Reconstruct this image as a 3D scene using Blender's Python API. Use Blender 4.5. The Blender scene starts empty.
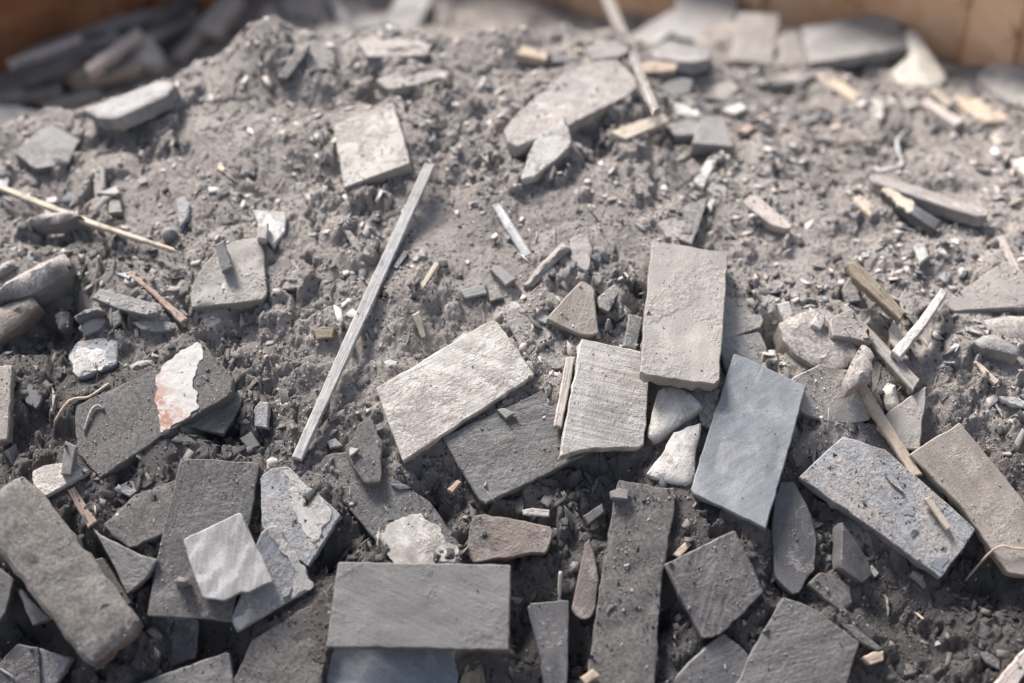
import bpy, math, random
import numpy as np
from mathutils import Vector, Matrix
from mathutils.geometry import delaunay_2d_cdt

random.seed(7)
rng = np.random.default_rng(11)
sc = bpy.context.scene
C = sc.collection

# ------------------------------------------------------------------ camera
PITCH = math.radians(37.0)
LENS, SENSOR, W, H = 50.0, 36.0, 1024, 683
FPX = W * LENS / SENSOR
DIST = 0.95
CAM = np.array([0.0, -DIST * math.cos(PITCH), DIST * math.sin(PITCH)])
cd = bpy.data.cameras.new('camera')
cam = bpy.data.objects.new('camera', cd); C.objects.link(cam)
cam.location = CAM
cam.rotation_euler = (math.radians(90) - PITCH, 0, 0)
cd.lens = LENS; cd.sensor_width = SENSOR
cd.clip_start = 0.01; cd.clip_end = 500
cd.dof.use_dof = True
cd.dof.focus_distance = 0.915
cd.dof.aperture_fstop = 2.1
sc.camera = cam

# ------------------------------------------------------------------ sky, sun, exposure
SUN_EL, SUN_AZ = math.radians(50), math.radians(-36)   # azimuth from +Y (away from the camera), negative = left
wd = bpy.data.worlds.new('World'); sc.world = wd; wd.use_nodes = True
nt = wd.node_tree; nt.nodes.clear()
sky = nt.nodes.new('ShaderNodeTexSky'); sky.sky_type = 'NISHITA'; sky.sun_disc = False
sky.sun_elevation = SUN_EL; sky.sun_rotation = SUN_AZ
sky.dust_density = 3.0; sky.air_density = 1.0; sky.ozone_density = 1.0
bg = nt.nodes.new('ShaderNodeBackground'); bg.inputs['Strength'].default_value = 0.085
wo = nt.nodes.new('ShaderNodeOutputWorld')
hs = nt.nodes.new('ShaderNodeHueSaturation'); hs.inputs['Saturation'].default_value = 0.72      # thin cloud: a paler sky
nt.links.new(sky.outputs[0], hs.inputs['Color']); nt.links.new(hs.outputs[0], bg.inputs[0]); nt.links.new(bg.outputs[0], wo.inputs[0])
sl = bpy.data.lights.new('sun', 'SUN'); sl.energy = 3.6; sl.angle = math.radians(17); sl.color = (1.0, 0.955, 0.915)
so = bpy.data.objects.new('sun', sl); C.objects.link(so)
sdir = Vector((math.sin(SUN_AZ) * math.cos(SUN_EL), math.cos(SUN_AZ) * math.cos(SUN_EL), math.sin(SUN_EL)))
so.rotation_euler = sdir.to_track_quat('Z', 'Y').to_euler()
so.location = sdir * 5
sc.view_settings.view_transform = 'Standard'; sc.view_settings.look = 'None'
sc.view_settings.gamma = 1.0; sc.view_settings.use_curve_mapping = False
sc.view_settings.exposure = 1.27
sc.render.engine = 'CYCLES'
sc.cycles.use_denoising = True
sc.cycles.max_bounces = 5; sc.cycles.diffuse_bounces = 3; sc.cycles.glossy_bounces = 2

# ------------------------------------------------------------------ noise
def _hash(i, j, s):
    n = (i.astype(np.int64) * 374761393 + j.astype(np.int64) * 668265263 + s * 1442695041) & 0xffffffff
    n = ((n ^ (n >> 13)) * 1274126177) & 0xffffffff
    return (n ^ (n >> 16)) & 0xffff
def gnoise(x, y, s=0):
    i = np.floor(x); j = np.floor(y); fx = x - i; fy = y - j
    u = fx * fx * fx * (fx * (fx * 6 - 15) + 10); v = fy * fy * fy * (fy * (fy * 6 - 15) + 10)
    def g(di, dj):
        a = _hash(i + di, j + dj, s) * (2 * math.pi / 65536.0)
        return np.cos(a) * (fx - di) + np.sin(a) * (fy - dj)
    return (g(0, 0) * (1 - u) + g(1, 0) * u) * (1 - v) + (g(0, 1) * (1 - u) + g(1, 1) * u) * v
def fbm(x, y, s=0, o=4, gain=0.5):
    t = 0; a = 1.0; f = 1.0
    for k in range(o):
        t = t + a * gnoise(x * f + 17.3 * k, y * f - 9.1 * k, s + k); a *= gain; f *= 2.03
    return t
def sstep(a, b, x):
    t = np.clip((x - a) / (b - a), 0, 1); return t * t * (3 - 2 * t)

# ------------------------------------------------------------------ the heap's base surface
def S(x, y):
    x = np.asarray(x, float); y = np.asarray(y, float)
    y0 = 0.162 - 0.118 * sstep(-0.10, 0.30, x)
    w = 0.075; k = 0.57
    sp = lambda t: np.logaddexp(0, t)
    z = k * w * (sp((y0 + 0.2) / w) - sp((y0 - y) / w)) - 0.10
    z = z - 0.16 * 0.05 * sp((-0.07 - y) / 0.05)        # steeper towards the foot of the heap
    # behind the crest on the left the heap drops away; on the right it sinks gently
    ye = 0.255 + 0.34 * np.clip(x + 0.14, -0.4, 0.0) + 0.3 * np.clip(x + 0.05, 0, 1)
    ye = np.minimum(ye, 0.34)
    left = 1 - sstep(0.06, 0.22, x)
    z = z - left * 0.115 * sstep(0.0, 0.16, y - ye)
    z = z - (1 - left) * 0.10 * np.clip(y - 0.17, 0, 1)
    z = z - 0.06 * sstep(-0.2, -0.34, x) * sstep(-0.2, 0.2, y) * 0.4
    z = z + 0.010 * gnoise(x * 9 + 3.1, y * 9 + 1.7, 5) + 0.006 * gnoise(x * 19, y * 19, 9)
    z = z + 0.024 * np.exp(-(((x + 0.19) / 0.026) ** 2 + ((y - 0.235) / 0.03) ** 2))
    return z
RIGHT = np.array([1.0, 0, 0]); FWD = np.array([0, math.cos(PITCH), -math.sin(PITCH)]); UP = np.array([0, math.sin(PITCH), math.cos(PITCH)])
def ray(p):
    p = np.atleast_2d(np.asarray(p, float))
    d = FWD[None] * FPX + RIGHT[None] * (p[:, :1] - W / 2) + UP[None] * (H / 2 - p[:, 1:2])
    return d / np.linalg.norm(d, axis=1)[:, None]
def hit(p):
    d = ray(p); ts = np.linspace(0.6, 2.2, 801)
    out = []
    for v in d:
        q = CAM[None] + v[None] * ts[:, None]
        b = np.nonzero(q[:, 2] < S(q[:, 0], q[:, 1]))[0]
        out.append(q[b[0]] if len(b) else q[300])
    return np.array(out)
REG = {'F': (0, 0, 1.0)}
for r, (a, b) in enumerate([(0, 0), (250, 0), (500, 0), (724, 0), (0, 160), (250, 160), (500, 160), (724, 160), (0, 320), (250, 320), (500, 320),
                            (724, 320), (0, 483), (250, 483), (500, 483), (724, 483)]):
    REG['R%d' % (r + 1)] = (a, b, 300 / 1024.0)
def px(reg, pts):
    a, b, s = REG[reg]; return np.array([(a + x * s, b + y * s) for x, y in pts], float)

# ------------------------------------------------------------------ materials
class NT:
    def __init__(s, name):
        s.m = bpy.data.materials.new(name); s.m.use_nodes = True; s.t = s.m.node_tree; s.t.nodes.clear()
        s.out = s.n('ShaderNodeOutputMaterial'); s.b = s.n('ShaderNodeBsdfPrincipled'); s.l(s.b.outputs[0], s.out.inputs[0])
    def n(s, k, **kw):
        q = s.t.nodes.new(k)
        for a, v in kw.items(): setattr(q, a, v)
        return q
    def l(s, a, b): s.t.links.new(a, b)
    def noise(s, vec, scale, detail=4, rough=0.6, dist=0.0):
        q = s.n('ShaderNodeTexNoise'); q.inputs['Scale'].default_value = scale; q.inputs['Detail'].default_value = detail
        q.inputs['Roughness'].default_value = rough; q.inputs['Distortion'].default_value = dist
        s.l(vec, q.inputs['Vector']); return q.outputs['Fac']
    def ramp(s, fac, lo, hi):
        q = s.n('ShaderNodeMapRange'); q.interpolation_type = 'SMOOTHSTEP'
        q.inputs[1].default_value = lo; q.inputs[2].default_value = hi; s.l(fac, q.inputs[0]); return q.outputs[0]
    def math(s, op, a, b=None):
        q = s.n('ShaderNodeMath', operation=op)
        for i, v in enumerate((a, b)):
            if v is None: continue
            if isinstance(v, (int, float)): q.inputs[i].default_value = v
            else: s.l(v, q.inputs[i])
        return q.outputs[0]
    def mix(s, fac, a, b, mode='MIX'):
        q = s.n('ShaderNodeMix', data_type='RGBA', blend_type=mode)
        if isinstance(fac, (int, float)): q.inputs[0].default_value = fac
        else: s.l(fac, q.inputs[0])
        for i, v in ((6, a), (7, b)):
            if isinstance(v, tuple): q.inputs[i].default_value = (*v[:3], 1)
            else: s.l(v, q.inputs[i])
        return q.outputs[2]
    def coords(s, rnd=True):
        tc = s.n('ShaderNodeTexCoord')
        if not rnd: return tc.outputs['Object']
        oi = s.n('ShaderNodeObjectInfo'); vm = s.n('ShaderNodeVectorMath', operation='ADD')
        cx = s.n('ShaderNodeCombineXYZ')
        s.l(s.math('MULTIPLY', oi.outputs['Random'], 7.31), cx.inputs[0]); s.l(s.math('MULTIPLY', oi.outputs['Random'], 3.77), cx.inputs[1])
        s.l(tc.outputs['Object'], vm.inputs[0]); s.l(cx.outputs[0], vm.inputs[1]); return vm.outputs[0]
    def mapv(s, vec, scale=(1, 1, 1), rot=(0, 0, 0)):
        q = s.n('ShaderNodeMapping'); q.inputs['Scale'].default_value = scale; q.inputs['Rotation'].default_value = rot
        s.l(vec, q.inputs['Vector']); return q.outputs[0]
    def bump(s, h, dist, strength=1.0, nrm=None):
        q = s.n('ShaderNodeBump'); q.inputs['Distance'].default_value = dist; q.inputs['Strength'].default_value = strength
        s.l(h, q.inputs['Height'])
        if nrm is not None: s.l(nrm, q.inputs['Normal'])
        return q.outputs[0]
    def fin(s, col, rough, nrm, spec=0.25, metal=0.0):
        s.l(col, s.b.inputs['Base Color']); s.b.inputs['Roughness'].default_value = rough
        s.b.inputs['Specular IOR Level'].default_value = spec; s.b.inputs['Metallic'].default_value = metal
        if nrm is not None: s.l(nrm, s.b.inputs['Normal'])
        return s.m
DUST = (0.455, 0.410, 0.374); DUST2 = (0.350, 0.314, 0.287); CHAR = (0.075, 0.072, 0.074); FOOT = (0.180, 0.166, 0.157)

def dust_colour(k, v):
    """grey-brown ash dust with darker soot patches and pale flecks"""
    big = k.ramp(k.noise(v, 14, 4, 0.6, 0.4), 0.38, 0.64)
    c = k.mix(big, DUST, DUST2)
    # pale dust on the crown, darker towards the foot of the heap, with a ragged border
    sy = k.n('ShaderNodeSeparateXYZ'); k.l(v, sy.inputs[0])
    foot = k.ramp(k.math('ADD', k.math('ADD', sy.outputs[1], k.math('MULTIPLY', k.math('MINIMUM', k.math('ADD', sy.outputs[0], 0.12), 0.0), 0.55)), k.math('MULTIPLY', k.math('SUBTRACT', k.noise(v, 11, 6, 0.62, 0.5), 0.5), 0.36)), 0.01, -0.15)
    c = k.mix(k.math('MULTIPLY', foot, 0.9), c, (0.082, 0.077, 0.075))
    soot = k.ramp(k.noise(v, 42, 6, 0.7, 0.8), 0.55, 0.74)
    c = k.mix(k.math('MULTIPLY', soot, 0.55), c, CHAR)
    fine = k.ramp(k.noise(v, 600, 3, 0.7), 0.30, 0.72)
    c = k.mix(k.math('MULTIPLY', k.math('SUBTRACT', 1.0, fine), 0.4), c, (0.15, 0.135, 0.127))
    vo = k.n('ShaderNodeTexVoronoi'); vo.inputs['Scale'].default_value = 330; k.l(v, vo.inputs['Vector'])
    sep = k.n('ShaderNodeSeparateColor'); k.l(vo.outputs['Color'], sep.inputs[0])
    fl = k.math('MULTIPLY', k.math('GREATER_THAN', sep.outputs[0], 0.955), k.math('LESS_THAN', vo.outputs['Distance'], 0.33))
    c = k.mix(k.math('MULTIPLY', fl, 0.8), c, (0.5, 0.47, 0.44))
    fd = k.math('MULTIPLY', k.math('LESS_THAN', sep.outputs[1], 0.10), k.math('LESS_THAN', vo.outputs['Distance'], 0.42))
    return k.mix(k.math('MULTIPLY', fd, 0.75), c, (0.05, 0.048, 0.05))
def mat_dust():
    k = NT('ash_dust'); v = k.coords(False)
    c = dust_colour(k, v)
    h = k.math('ADD', k.noise(v, 520, 6, 0.8), k.math('MULTIPLY', k.noise(v, 1700, 3, 0.75), 0.6))
    return k.fin(c, 0.95, k.bump(h, 0.0018, 1.0), 0.1)

def mat_slate(name, dark, light, dust=0.4, streak=0.0, sdir=0.0, swirl=0.0, bump=0.0007, rough=0.55, spec=0.5, blotch=None, bamt=0.5, dcol=DUST, fresh=0.0):
    k = NT(name); v = k.coords()
    c = k.mix(k.ramp(k.noise(v, 26, 6, 0.62, 0.5), 0.34, 0.68), dark, light)
    if blotch: c = k.mix(k.math('MULTIPLY', k.ramp(k.noise(k.mapv(v, (1, 1, 1), (0.4, 0.2, 1)), 33, 5, 0.65, 1.0), 0.5, 0.66), bamt), c, blotch)
    if streak:
        st = k.noise(k.mapv(k.mapv(v, (1, 1, 1), (0, 0, sdir)), (5, 90, 20)), 4, 4, 0.65, 0.35)
        c = k.mix(k.math('MULTIPLY', k.ramp(st, 0.40, 0.66), streak), c, tuple(min(1, 1.6 * q + 0.03) for q in light))
    if swirl:
        w = k.n('ShaderNodeTexWave', wave_type='RINGS', rings_direction='Z'); w.inputs['Scale'].default_value = 24; w.inputs['Distortion'].default_value = 5.0
        w.inputs['Detail'].default_value = 5; w.inputs['Detail Scale'].default_value = 2.6; w.inputs['Detail Roughness'].default_value = 0.65
        off = k.n('ShaderNodeVectorMath', operation='ADD'); off.inputs[1].default_value = (0.09, 0.06, 0)
        tc = k.n('ShaderNodeTexCoord'); k.l(tc.outputs['Object'], off.inputs[0]); k.l(off.outputs[0], w.inputs['Vector'])
        wf = k.math('MULTIPLY', k.math('POWER', w.outputs['Fac'], 2.0), k.ramp(k.noise(v, 30, 3, 0.6), 0.35, 0.6))
        c = k.mix(k.math('MULTIPLY', wf, swirl), c, tuple(min(1, 1.5 * q + 0.05) for q in light))
    # smears: a wiped film of dust and darker rubbed patches, drawn out along one direction
    sm = k.noise(k.mapv(v, (1.0, 2.6, 1.0), (0, 0, 0.5 + sdir)), 17, 5, 0.6, 0.9)
    c = k.mix(k.math('MULTIPLY', k.ramp(sm, 0.50, 0.72), 0.42), c, tuple(min(.6, q * 1.5 + .03) for q in light))
    c = k.mix(k.math('MULTIPLY', k.ramp(sm, 0.46, 0.28), 0.5), c, tuple(q * 0.55 for q in dark))
    scr = k.noise(k.mapv(v, (3, 120, 10), (0, 0, 1.1 + sdir)), 6, 2, 0.5, 0.2)
    c = k.mix(k.math('MULTIPLY', k.ramp(scr, 0.70, 0.78), 0.35), c, tuple(min(.6, q * 1.6 + .05) for q in light))
    speck = k.ramp(k.noise(v, 700, 2, 0.6), 0.35, 0.65)
    c = k.mix(0.18, c, k.mix(speck, (0.25, 0.25, 0.25), (0.75, 0.75, 0.75)), 'OVERLAY')
    # settled dust: only on faces that look upwards, in patches with a shape of their own
    ge = k.n('ShaderNodeNewGeometry'); sp = k.n('ShaderNodeSeparateXYZ'); k.l(ge.outputs['Normal'], sp.inputs[0])
    dn = k.math('ADD', k.noise(v, 32, 7, 0.68, 0.7), k.math('MULTIPLY', k.math('SUBTRACT', k.noise(v, 240, 4, 0.7), 0.5), 0.45))
    th = 0.80 - 0.62 * dust
    df = k.math('MULTIPLY', k.ramp(dn, th - 0.09, th + 0.13), k.ramp(sp.outputs[2], 0.30, 0.62))
    dfm = k.math('MULTIPLY', df, min(0.95, 0.62 + 0.35 * dust))
    dc = k.mix(k.ramp(k.noise(v, 420, 3, 0.7), 0.32, 0.7), tuple(q * 0.45 for q in dcol), dcol)
    c = k.mix(dfm, c, dc)
    h1 = k.math('ADD', k.math('MULTIPLY', k.noise(v, 150, 3, 0.6), 0.35), k.noise(v, 700, 4, 0.75))
    if streak: h1 = k.math('ADD', h1, k.math('MULTIPLY', st, 0.8))
    nb = k.bump(h1, bump * .5, 1.0)
    h2 = k.math('MULTIPLY', df, k.math('ADD', 0.45, k.noise(v, 800, 4, 0.8)))
    nb = k.bump(h2, 0.0006, 1.0, nb)
    k.l(c, k.b.inputs['Base Color'])
    k.l(k.math('ADD', rough, k.math('MULTIPLY', df, 0.97 - rough)), k.b.inputs['Roughness'])
    k.b.inputs['Specular IOR Level'].default_value = spec; k.l(nb, k.b.inputs['Normal'])
    return k.m
def mat_wood(name, a, b, dust=0.2, rough=0.75):
    k = NT(name); v = k.coords()
    g = k.noise(k.mapv(v, (9, 160, 160)), 5, 5, 0.65, 0.3)
    c = k.mix(k.ramp(g, 0.34, 0.66), a, b)
    c = k.mix(k.math('MULTIPLY', k.ramp(k.noise(v, 120, 4, 0.7), 0.5, 0.72), 0.55), c, tuple(q * 0.35 for q in a))
    dn = k.ramp(k.noise(v, 90, 6, 0.7), 0.75 - 0.5 * dust, 0.9 - 0.5 * dust)
    c = k.mix(k.math('MULTIPLY', dn, 0.8), c, DUST)
    h = k.math('ADD', g, k.math('MULTIPLY', k.noise(v, 500, 3, 0.7), 0.5))
    return k.fin(c, rough, k.bump(h, 0.0007, 0.9), 0.3)
def mat_rust(name, a, b):
    k = NT(name); v = k.coords(False)
    c = k.mix(k.ramp(k.noise(v, 9, 7, 0.68, 0.6), 0.35, 0.66), a, b)
    c = k.mix(k.math('MULTIPLY', k.ramp(k.noise(v, 30, 6, 0.7, 0.5), 0.52, 0.7), 0.8), c, (0.10, 0.045, 0.025))
    c = k.mix(k.math('MULTIPLY', k.ramp(k.noise(k.mapv(v, (6, 6, 1)), 6, 4, 0.6), 0.55, 0.72), 0.4), c, (0.55, 0.42, 0.3))
    return k.fin(c, 0.85, k.bump(k.noise(v, 120, 6, 0.7), 0.002, 0.8), 0.3)
def mat_paint():
    k = NT('stained_white_glaze'); v = k.coords(False)
    c = k.mix(k.ramp(k.noise(v, 60, 4, 0.6), 0.4, 0.7), (0.46, 0.44, 0.41), (0.36, 0.34, 0.315))
    sx = k.n('ShaderNodeSeparateXYZ'); k.l(v, sx.inputs[0])
    near = k.ramp(k.math('ADD', sx.outputs[0], k.math('MULTIPLY', k.noise(v, 70, 4, 0.65), 0.022)), 0.013, -0.004)
    st = k.math('MULTIPLY', near, k.ramp(k.noise(v, 170, 6, 0.75, 0.6), 0.40, 0.58))
    c = k.mix(k.math('MULTIPLY', st, 0.85), c, (0.30, 0.12, 0.075))
    gr = k.ramp(k.noise(v, 260, 5, 0.7), 0.60, 0.72)
    c = k.mix(k.math('MULTIPLY', gr, 0.6), c, (0.2, 0.18, 0.165))
    return k.fin(c, 0.55, k.bump(k.noise(v, 300, 4, 0.7), 0.0006, 0.6), 0.4)
def mat_grit():
    k = NT('loose_grit'); a = k.n('ShaderNodeVertexColor'); a.layer_name = 'Col'
    v = k.coords(False); c = k.mix(0.5, a.outputs[0], k.mix(k.noise(v, 500, 3, 0.7), (0.2, 0.2, 0.2), (0.8, 0.8, 0.8)), 'OVERLAY')
    return k.fin(c, 0.9, k.bump(k.noise(v, 900, 3, 0.7), 0.0006, 0.7), 0.25)
def mat_plain(name, a, b, scale, rough, dist):
    k = NT(name); v = k.coords(False)
    return k.fin(k.mix(k.ramp(k.noise(v, scale, 6, 0.65), 0.35, 0.65), a, b), rough, k.bump(k.noise(v, scale * 12, 5, 0.7), dist, 0.8))
M = {
 'dustbed': mat_dust(),
 'crust': mat_slate('crusted_slate', (.12, .113, .11), (.2, .185, .175), 0.92, bump=.0012),
 'dusty': mat_slate('dusty_slate', (.13, .123, .12), (.22, .205, .195), 0.68, 0.2, bump=.0009),
 'mid': mat_slate('grey_slate', (.14, .135, .132), (.235, .225, .215), 0.36, 0.25),
 'plain': mat_slate('smooth_grey_slate', (.17, .163, .158), (.225, .213, .203), 0.30, 0.16, 0.4, bump=.0008, blotch=(.29, .24, .205), bamt=.5),
 'tall': mat_slate('sandy_grey_slate', (.235, .213, .193), (.29, .262, .235), 0.40, 0.0, bump=.0006),
 'swirl': mat_slate('pale_swirled_slate', (.24, .215, .19), (.41, .375, .335), 0.42, 0.25, 0.15, 0.6),
 'sawn': mat_slate('dusty_sawn_slate', (.22, .2, .185), (.31, .285, .26), 0.55, 0.1, 0.5, 0.4, bump=.0009),
 'rings': mat_slate('ringed_grey_slate', (.19, .182, .178), (.27, .258, .25), 0.16, 0.3, 0.5, 0.95),
 'ridged': mat_slate('ridged_grey_board', (.22, .205, .19), (.36, .335, .31), 0.34, 0.5, 1.45, bump=.0011, blotch=(.28, .20, .155), bamt=.4),
 'crustd': mat_slate('darker_crusted_slate', (.09, .084, .08), (.155, .143, .135), 0.85, bump=.0014, dcol=FOOT),
 'dustyd': mat_slate('darker_dusty_slate', (.085, .08, .078), (.145, .136, .13), 0.6, 0.25, bump=.0011, dcol=FOOT),
 'midd': mat_slate('darker_grey_slate', (.09, .087, .085), (.16, .152, .147), 0.4, 0.3, dcol=FOOT),
 'plaind': mat_slate('darker_smooth_slate', (.125, .12, .117), (.165, .157, .15), 0.3, 0.12, 0.4, bump=.0008, blotch=(.20, .17, .15), bamt=.45, dcol=FOOT),
 'dark': mat_slate('dark_slate', (.055, .053, .055), (.11, .105, .105), 0.30, 0.15),
 'darkd': mat_slate('dark_dusty_slate', (.06, .057, .057), (.12, .112, .108), 0.46, 0.6, 0.25, dcol=FOOT),
 'blue': mat_slate('blue_grey_slate', (.125, .133, .147), (.20, .208, .22), 0.20, 0.12, 0.7, bump=.0004, rough=.62, blotch=(.30, .30, .30), bamt=.55),
 'blued': mat_slate('dusty_blue_slate', (.15, .156, .167), (.235, .24, .25), 0.52, 0.3, 0.3, rough=.7),
 'rock': mat_slate('dust_caked_rock', (.20, .175, .15), (.29, .255, .225), 0.8, bump=.0016),
 'brown': mat_slate('sandy_brown_slate', (.225, .193, .163), (.31, .27, .232), 0.30, 0.1, bump=.0009),
 'rustb': mat_slate('rusty_brown_slate', (.09, .075, .066), (.17, .135, .115), 0.42, 0.3, 0.3, blotch=(.19, .14, .11), bamt=.5, bump=.0014),
 'ochre': mat_slate('ochre_dusted_stone', (.13, .123, .118), (.24, .22, .2), 0.62, 0.0, bump=.0016, blotch=(.40, .33, .26), bamt=.6, dcol=(.27, .245, .22)),
 'pale': mat_slate('pale_stone', (.30, .28, .256), (.43, .404, .37), 0.40, 0.2, bump=.0007),
 'white': mat_slate('white_stone', (.38, .365, .345), (.52, .505, .48), 0.42, 0.0, bump=.0006),
 'cream': mat_slate('cream_stone', (.42, .38, .32), (.55, .505, .435), 0.42, 0.0),
 'wood': mat_wood('pale_wood', (.40, .335, .26), (.52, .455, .37), 0.40),
 'tan': mat_wood('tan_wood', (.38, .285, .21), (.47, .39, .31), 0.42),
 'pink': mat_wood('pinkish_grey_wood', (.34, .285, .255), (.50, .44, .40), 0.40),
 'grey': mat_wood('weathered_grey_wood', (.20, .18, .165), (.34, .31, .285), 0.42),
 'brownw': mat_wood('mossy_brown_wood', (.175, .14, .10), (.30, .25, .185), 0.35),
 'copper': mat_wood('reddish_wood', (.28, .19, .145), (.44, .34, .28), 0.3),
 'char': mat_slate('charred_wood', (.035, .035, .037), (.09, .09, .095), 0.22, 0.4, rough=.5),
 'metal': mat_slate('pale_metal', (.28, .28, .285), (.42, .42, .42), 0.40, 0.3, rough=.6, spec=.4),
 'bar': mat_wood('pale_grey_bar', (.29, .277, .267), (.45, .43, .415), 0.45),
 'glaze': mat_paint(), 'rust': mat_rust('dark_rusty_steel', (.20, .075, .032), (.36, .16, .075)), 'litrust': mat_rust('sunlit_ochre_rusty_steel', (.62, .32, .16), (.78, .50, .31)), 'grit': mat_grit(),
 'yard': mat_plain('concrete_yard', (.26, .25, .235), (.36, .345, .325), 4, .9, .004),
}

# ------------------------------------------------------------------ layout: where each piece lies
# a piece = the outline of its upper face; its plane comes from what it rests on (the heap and the pieces below it)
PIECES = []
def inpoly(P, x, y):
    x = np.asarray(x); y = np.asarray(y); c = np.zeros(x.shape, bool); n = len(P)
    for i in range(n):
        x1, y1 = P[i][:2]; x2, y2 = P[(i + 1) % n][:2]
        if y1 == y2: continue
        k = ((y1 > y) != (y2 > y)) & (x < (x2 - x1) * (y - y1) / (y2 - y1) + x1); c ^= k
    return c
def unproj(p, a, b, c):
    d = ray(p); t = (a * CAM[0] + b * CAM[1] + c - CAM[2]) / (d[:, 2] - a * d[:, 0] - b * d[:, 1])
    return CAM[None] + d * t[:, None]
def tops(x, y, upto=None):
    z = np.full(np.shape(x), -9.0)
    for q in PIECES[:upto]:
        bb = q['bb']; m = (x > bb[0]) & (x < bb[1]) & (y > bb[2]) & (y < bb[3])
        if not m.any(): continue
        xs = x[m]; ys = y[m]; k = inpoly(q['P'], xs, ys)
        zz = np.where(k, q['a'] * xs + q['b'] * ys + q['c'], -9.0); z[m] = np.maximum(z[m], zz)
    return z
def P(name, label, reg, pts, mat, t=0.009, sink=0.45, tilt=None, lift=0.0, rough=0.5, dome=0.0, disp=0.4, bury=False, crumbs=0.5, bev=0.7, cat=None, parts=None, free=False):
    pp = px(reg, pts)
    if name.startswith('slate') and t > .0075: t *= .82
    lo, hi = pp.min(0), pp.max(0); st = max(1.5, (hi - lo).max() / 16)
    gx, gy = np.meshgrid(np.arange(lo[0], hi[0], st), np.arange(lo[1], hi[1], st)); gx = gx.ravel(); gy = gy.ravel()
    m = inpoly(pp, gx, gy); sm = np.concatenate([np.stack([gx[m], gy[m]], 1), pp])
    cen = sm.mean(0)
    p0 = hit([cen])[0]; e = max(0.012, 0.45 * (hi - lo).max() / FPX)
    a0 = float(S(p0[0] + e, p0[1]) - S(p0[0] - e, p0[1])) / (2 * e); b0 = float(S(p0[0], p0[1] + e) - S(p0[0], p0[1] - e)) / (2 * e)
    if tilt is not None:                       # a leaning piece: turn its plane about the two level axes
        n = Vector((-a0, -b0, 1)).normalized()
        n = Matrix.Rotation(math.radians(tilt[0]), 3, 'X') @ (Matrix.Rotation(math.radians(tilt[1]), 3, 'Y') @ n)
        a0, b0 = -n.x / n.z, -n.y / n.z
    a, b = a0, b0; c = p0[2] - a * p0[0] - b * p0[1]
    for it in range(9):
        nz = 1 / math.sqrt(a * a + b * b + 1); tv = t / nz
        Q = unproj(sm, a, b, c)
        hs = S(Q[:, 0], Q[:, 1]) - sink * tv
        if not free:
            ht = tops(Q[:, 0], Q[:, 1]); hs = np.maximum(hs, ht)
        tgt = hs + tv + lift
        pen = tgt - (a * Q[:, 0] + b * Q[:, 1] + c)
        w = np.where(pen > 0, 14.0, 1.0)
        if tilt is None:
            x0 = Q[:, 0].mean(); y0 = Q[:, 1].mean()
            A = np.stack([Q[:, 0] - x0, Q[:, 1] - y0, np.ones(len(Q))], 1)
            ext = 0.25 * ((A[:, 0] ** 2 + A[:, 1] ** 2).mean()) + 4e-5
            N = A.T @ (A * w[:, None]); r = A.T @ (tgt * w); reg_ = ext * w.sum()
            N[0, 0] += reg_; N[1, 1] += reg_; r[0] += reg_ * a0; r[1] += reg_ * b0
            s = np.linalg.solve(N, r)
            na, nb = np.clip(s[0], a0 - .45, a0 + .45), np.clip(s[1], b0 - .45, b0 + .45)
            nc = s[2] - na * x0 - nb * y0
            a, b, c = a + .6 * (na - a), b + .6 * (nb - b), c + .6 * (nc - c)
        else:
            c += .7 * (pen * w).sum() / w.sum()
    Q = unproj(pp, a, b, c)
    if cen[1] > 445 or (cen[1] > 385 and cen[0] < 250): mat = {'crust': 'crustd', 'dusty': 'dustyd', 'mid': 'midd', 'plain': 'plaind'}.get(mat, mat)   # pieces at the foot get a darker copy of their slate
    d = dict(name=name, label=label, mat=mat, t=t, a=a, b=b, c=c, P=Q, px=pp, rough=rough, dome=dome, disp=disp, bury=bury, crumbs=crumbs, bev=bev,
             cat=cat or CATS.get(name, name.replace('_', ' ')), parts=[(n_, px(reg, q_), m_, h_) for n_, q_, m_, h_ in (parts or [])], bb=(Q[:, 0].min(), Q[:, 0].max(), Q[:, 1].min(), Q[:, 1].max()))
    PIECES.append(d); return d
CATS = {'slate_tile': 'slate tile', 'slate_board': 'slate board', 'slate_shard': 'slate shard', 'slate_chip': 'chip', 'wooden_stick': 'stick', 'wooden_board': 'board',
        'wood_splinter': 'splinter', 'stone_lump': 'stone', 'stone_chip': 'chip', 'metal_strip': 'metal strip', 'stone_shard': 'stone shard', 'stone_slab': 'slab'}

# ---- behind the crest, by the rusty wall (out of focus)
P('wooden_board', 'long grey board lying along the rusty wall at top left', 'R1', [(60,180),(400,55),(640,5),(665,40),(300,112),(90,214)], 'grey', .012, lift=.014, tilt=(14,0))
P('wooden_board', 'dark weathered board in the hollow below the long grey board', 'R1', [(125,235),(300,150),(440,118),(470,160),(300,225),(150,290)], 'grey', .010, lift=.010)
P('wooden_board', 'pale-edged plank with warm brown underside in the top left hollow', 'R1', [(205,262),(430,165),(480,190),(478,222),(250,288)], 'pink', .012, lift=.014, tilt=(16,0))
P('wooden_board', 'lower grey board half sunk in the top left hollow', 'R1', [(120,345),(330,298),(350,318),(150,372)], 'grey', .009, lift=.010)
P('stone_lump', 'pale pointed lump resting on the planks behind the crest', 'R1', [(440,196),(470,150),(497,110),(545,165),(565,208),(500,216)], 'pale', .018, lift=.014, tilt=(25,0), dome=.004)
P('wooden_stick', 'grey stick leaning diagonally against the back of the crest', 'R1', [(585,192),(728,32),(757,50),(618,196)], 'grey', .008, lift=.014, tilt=(12,0))
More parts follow.
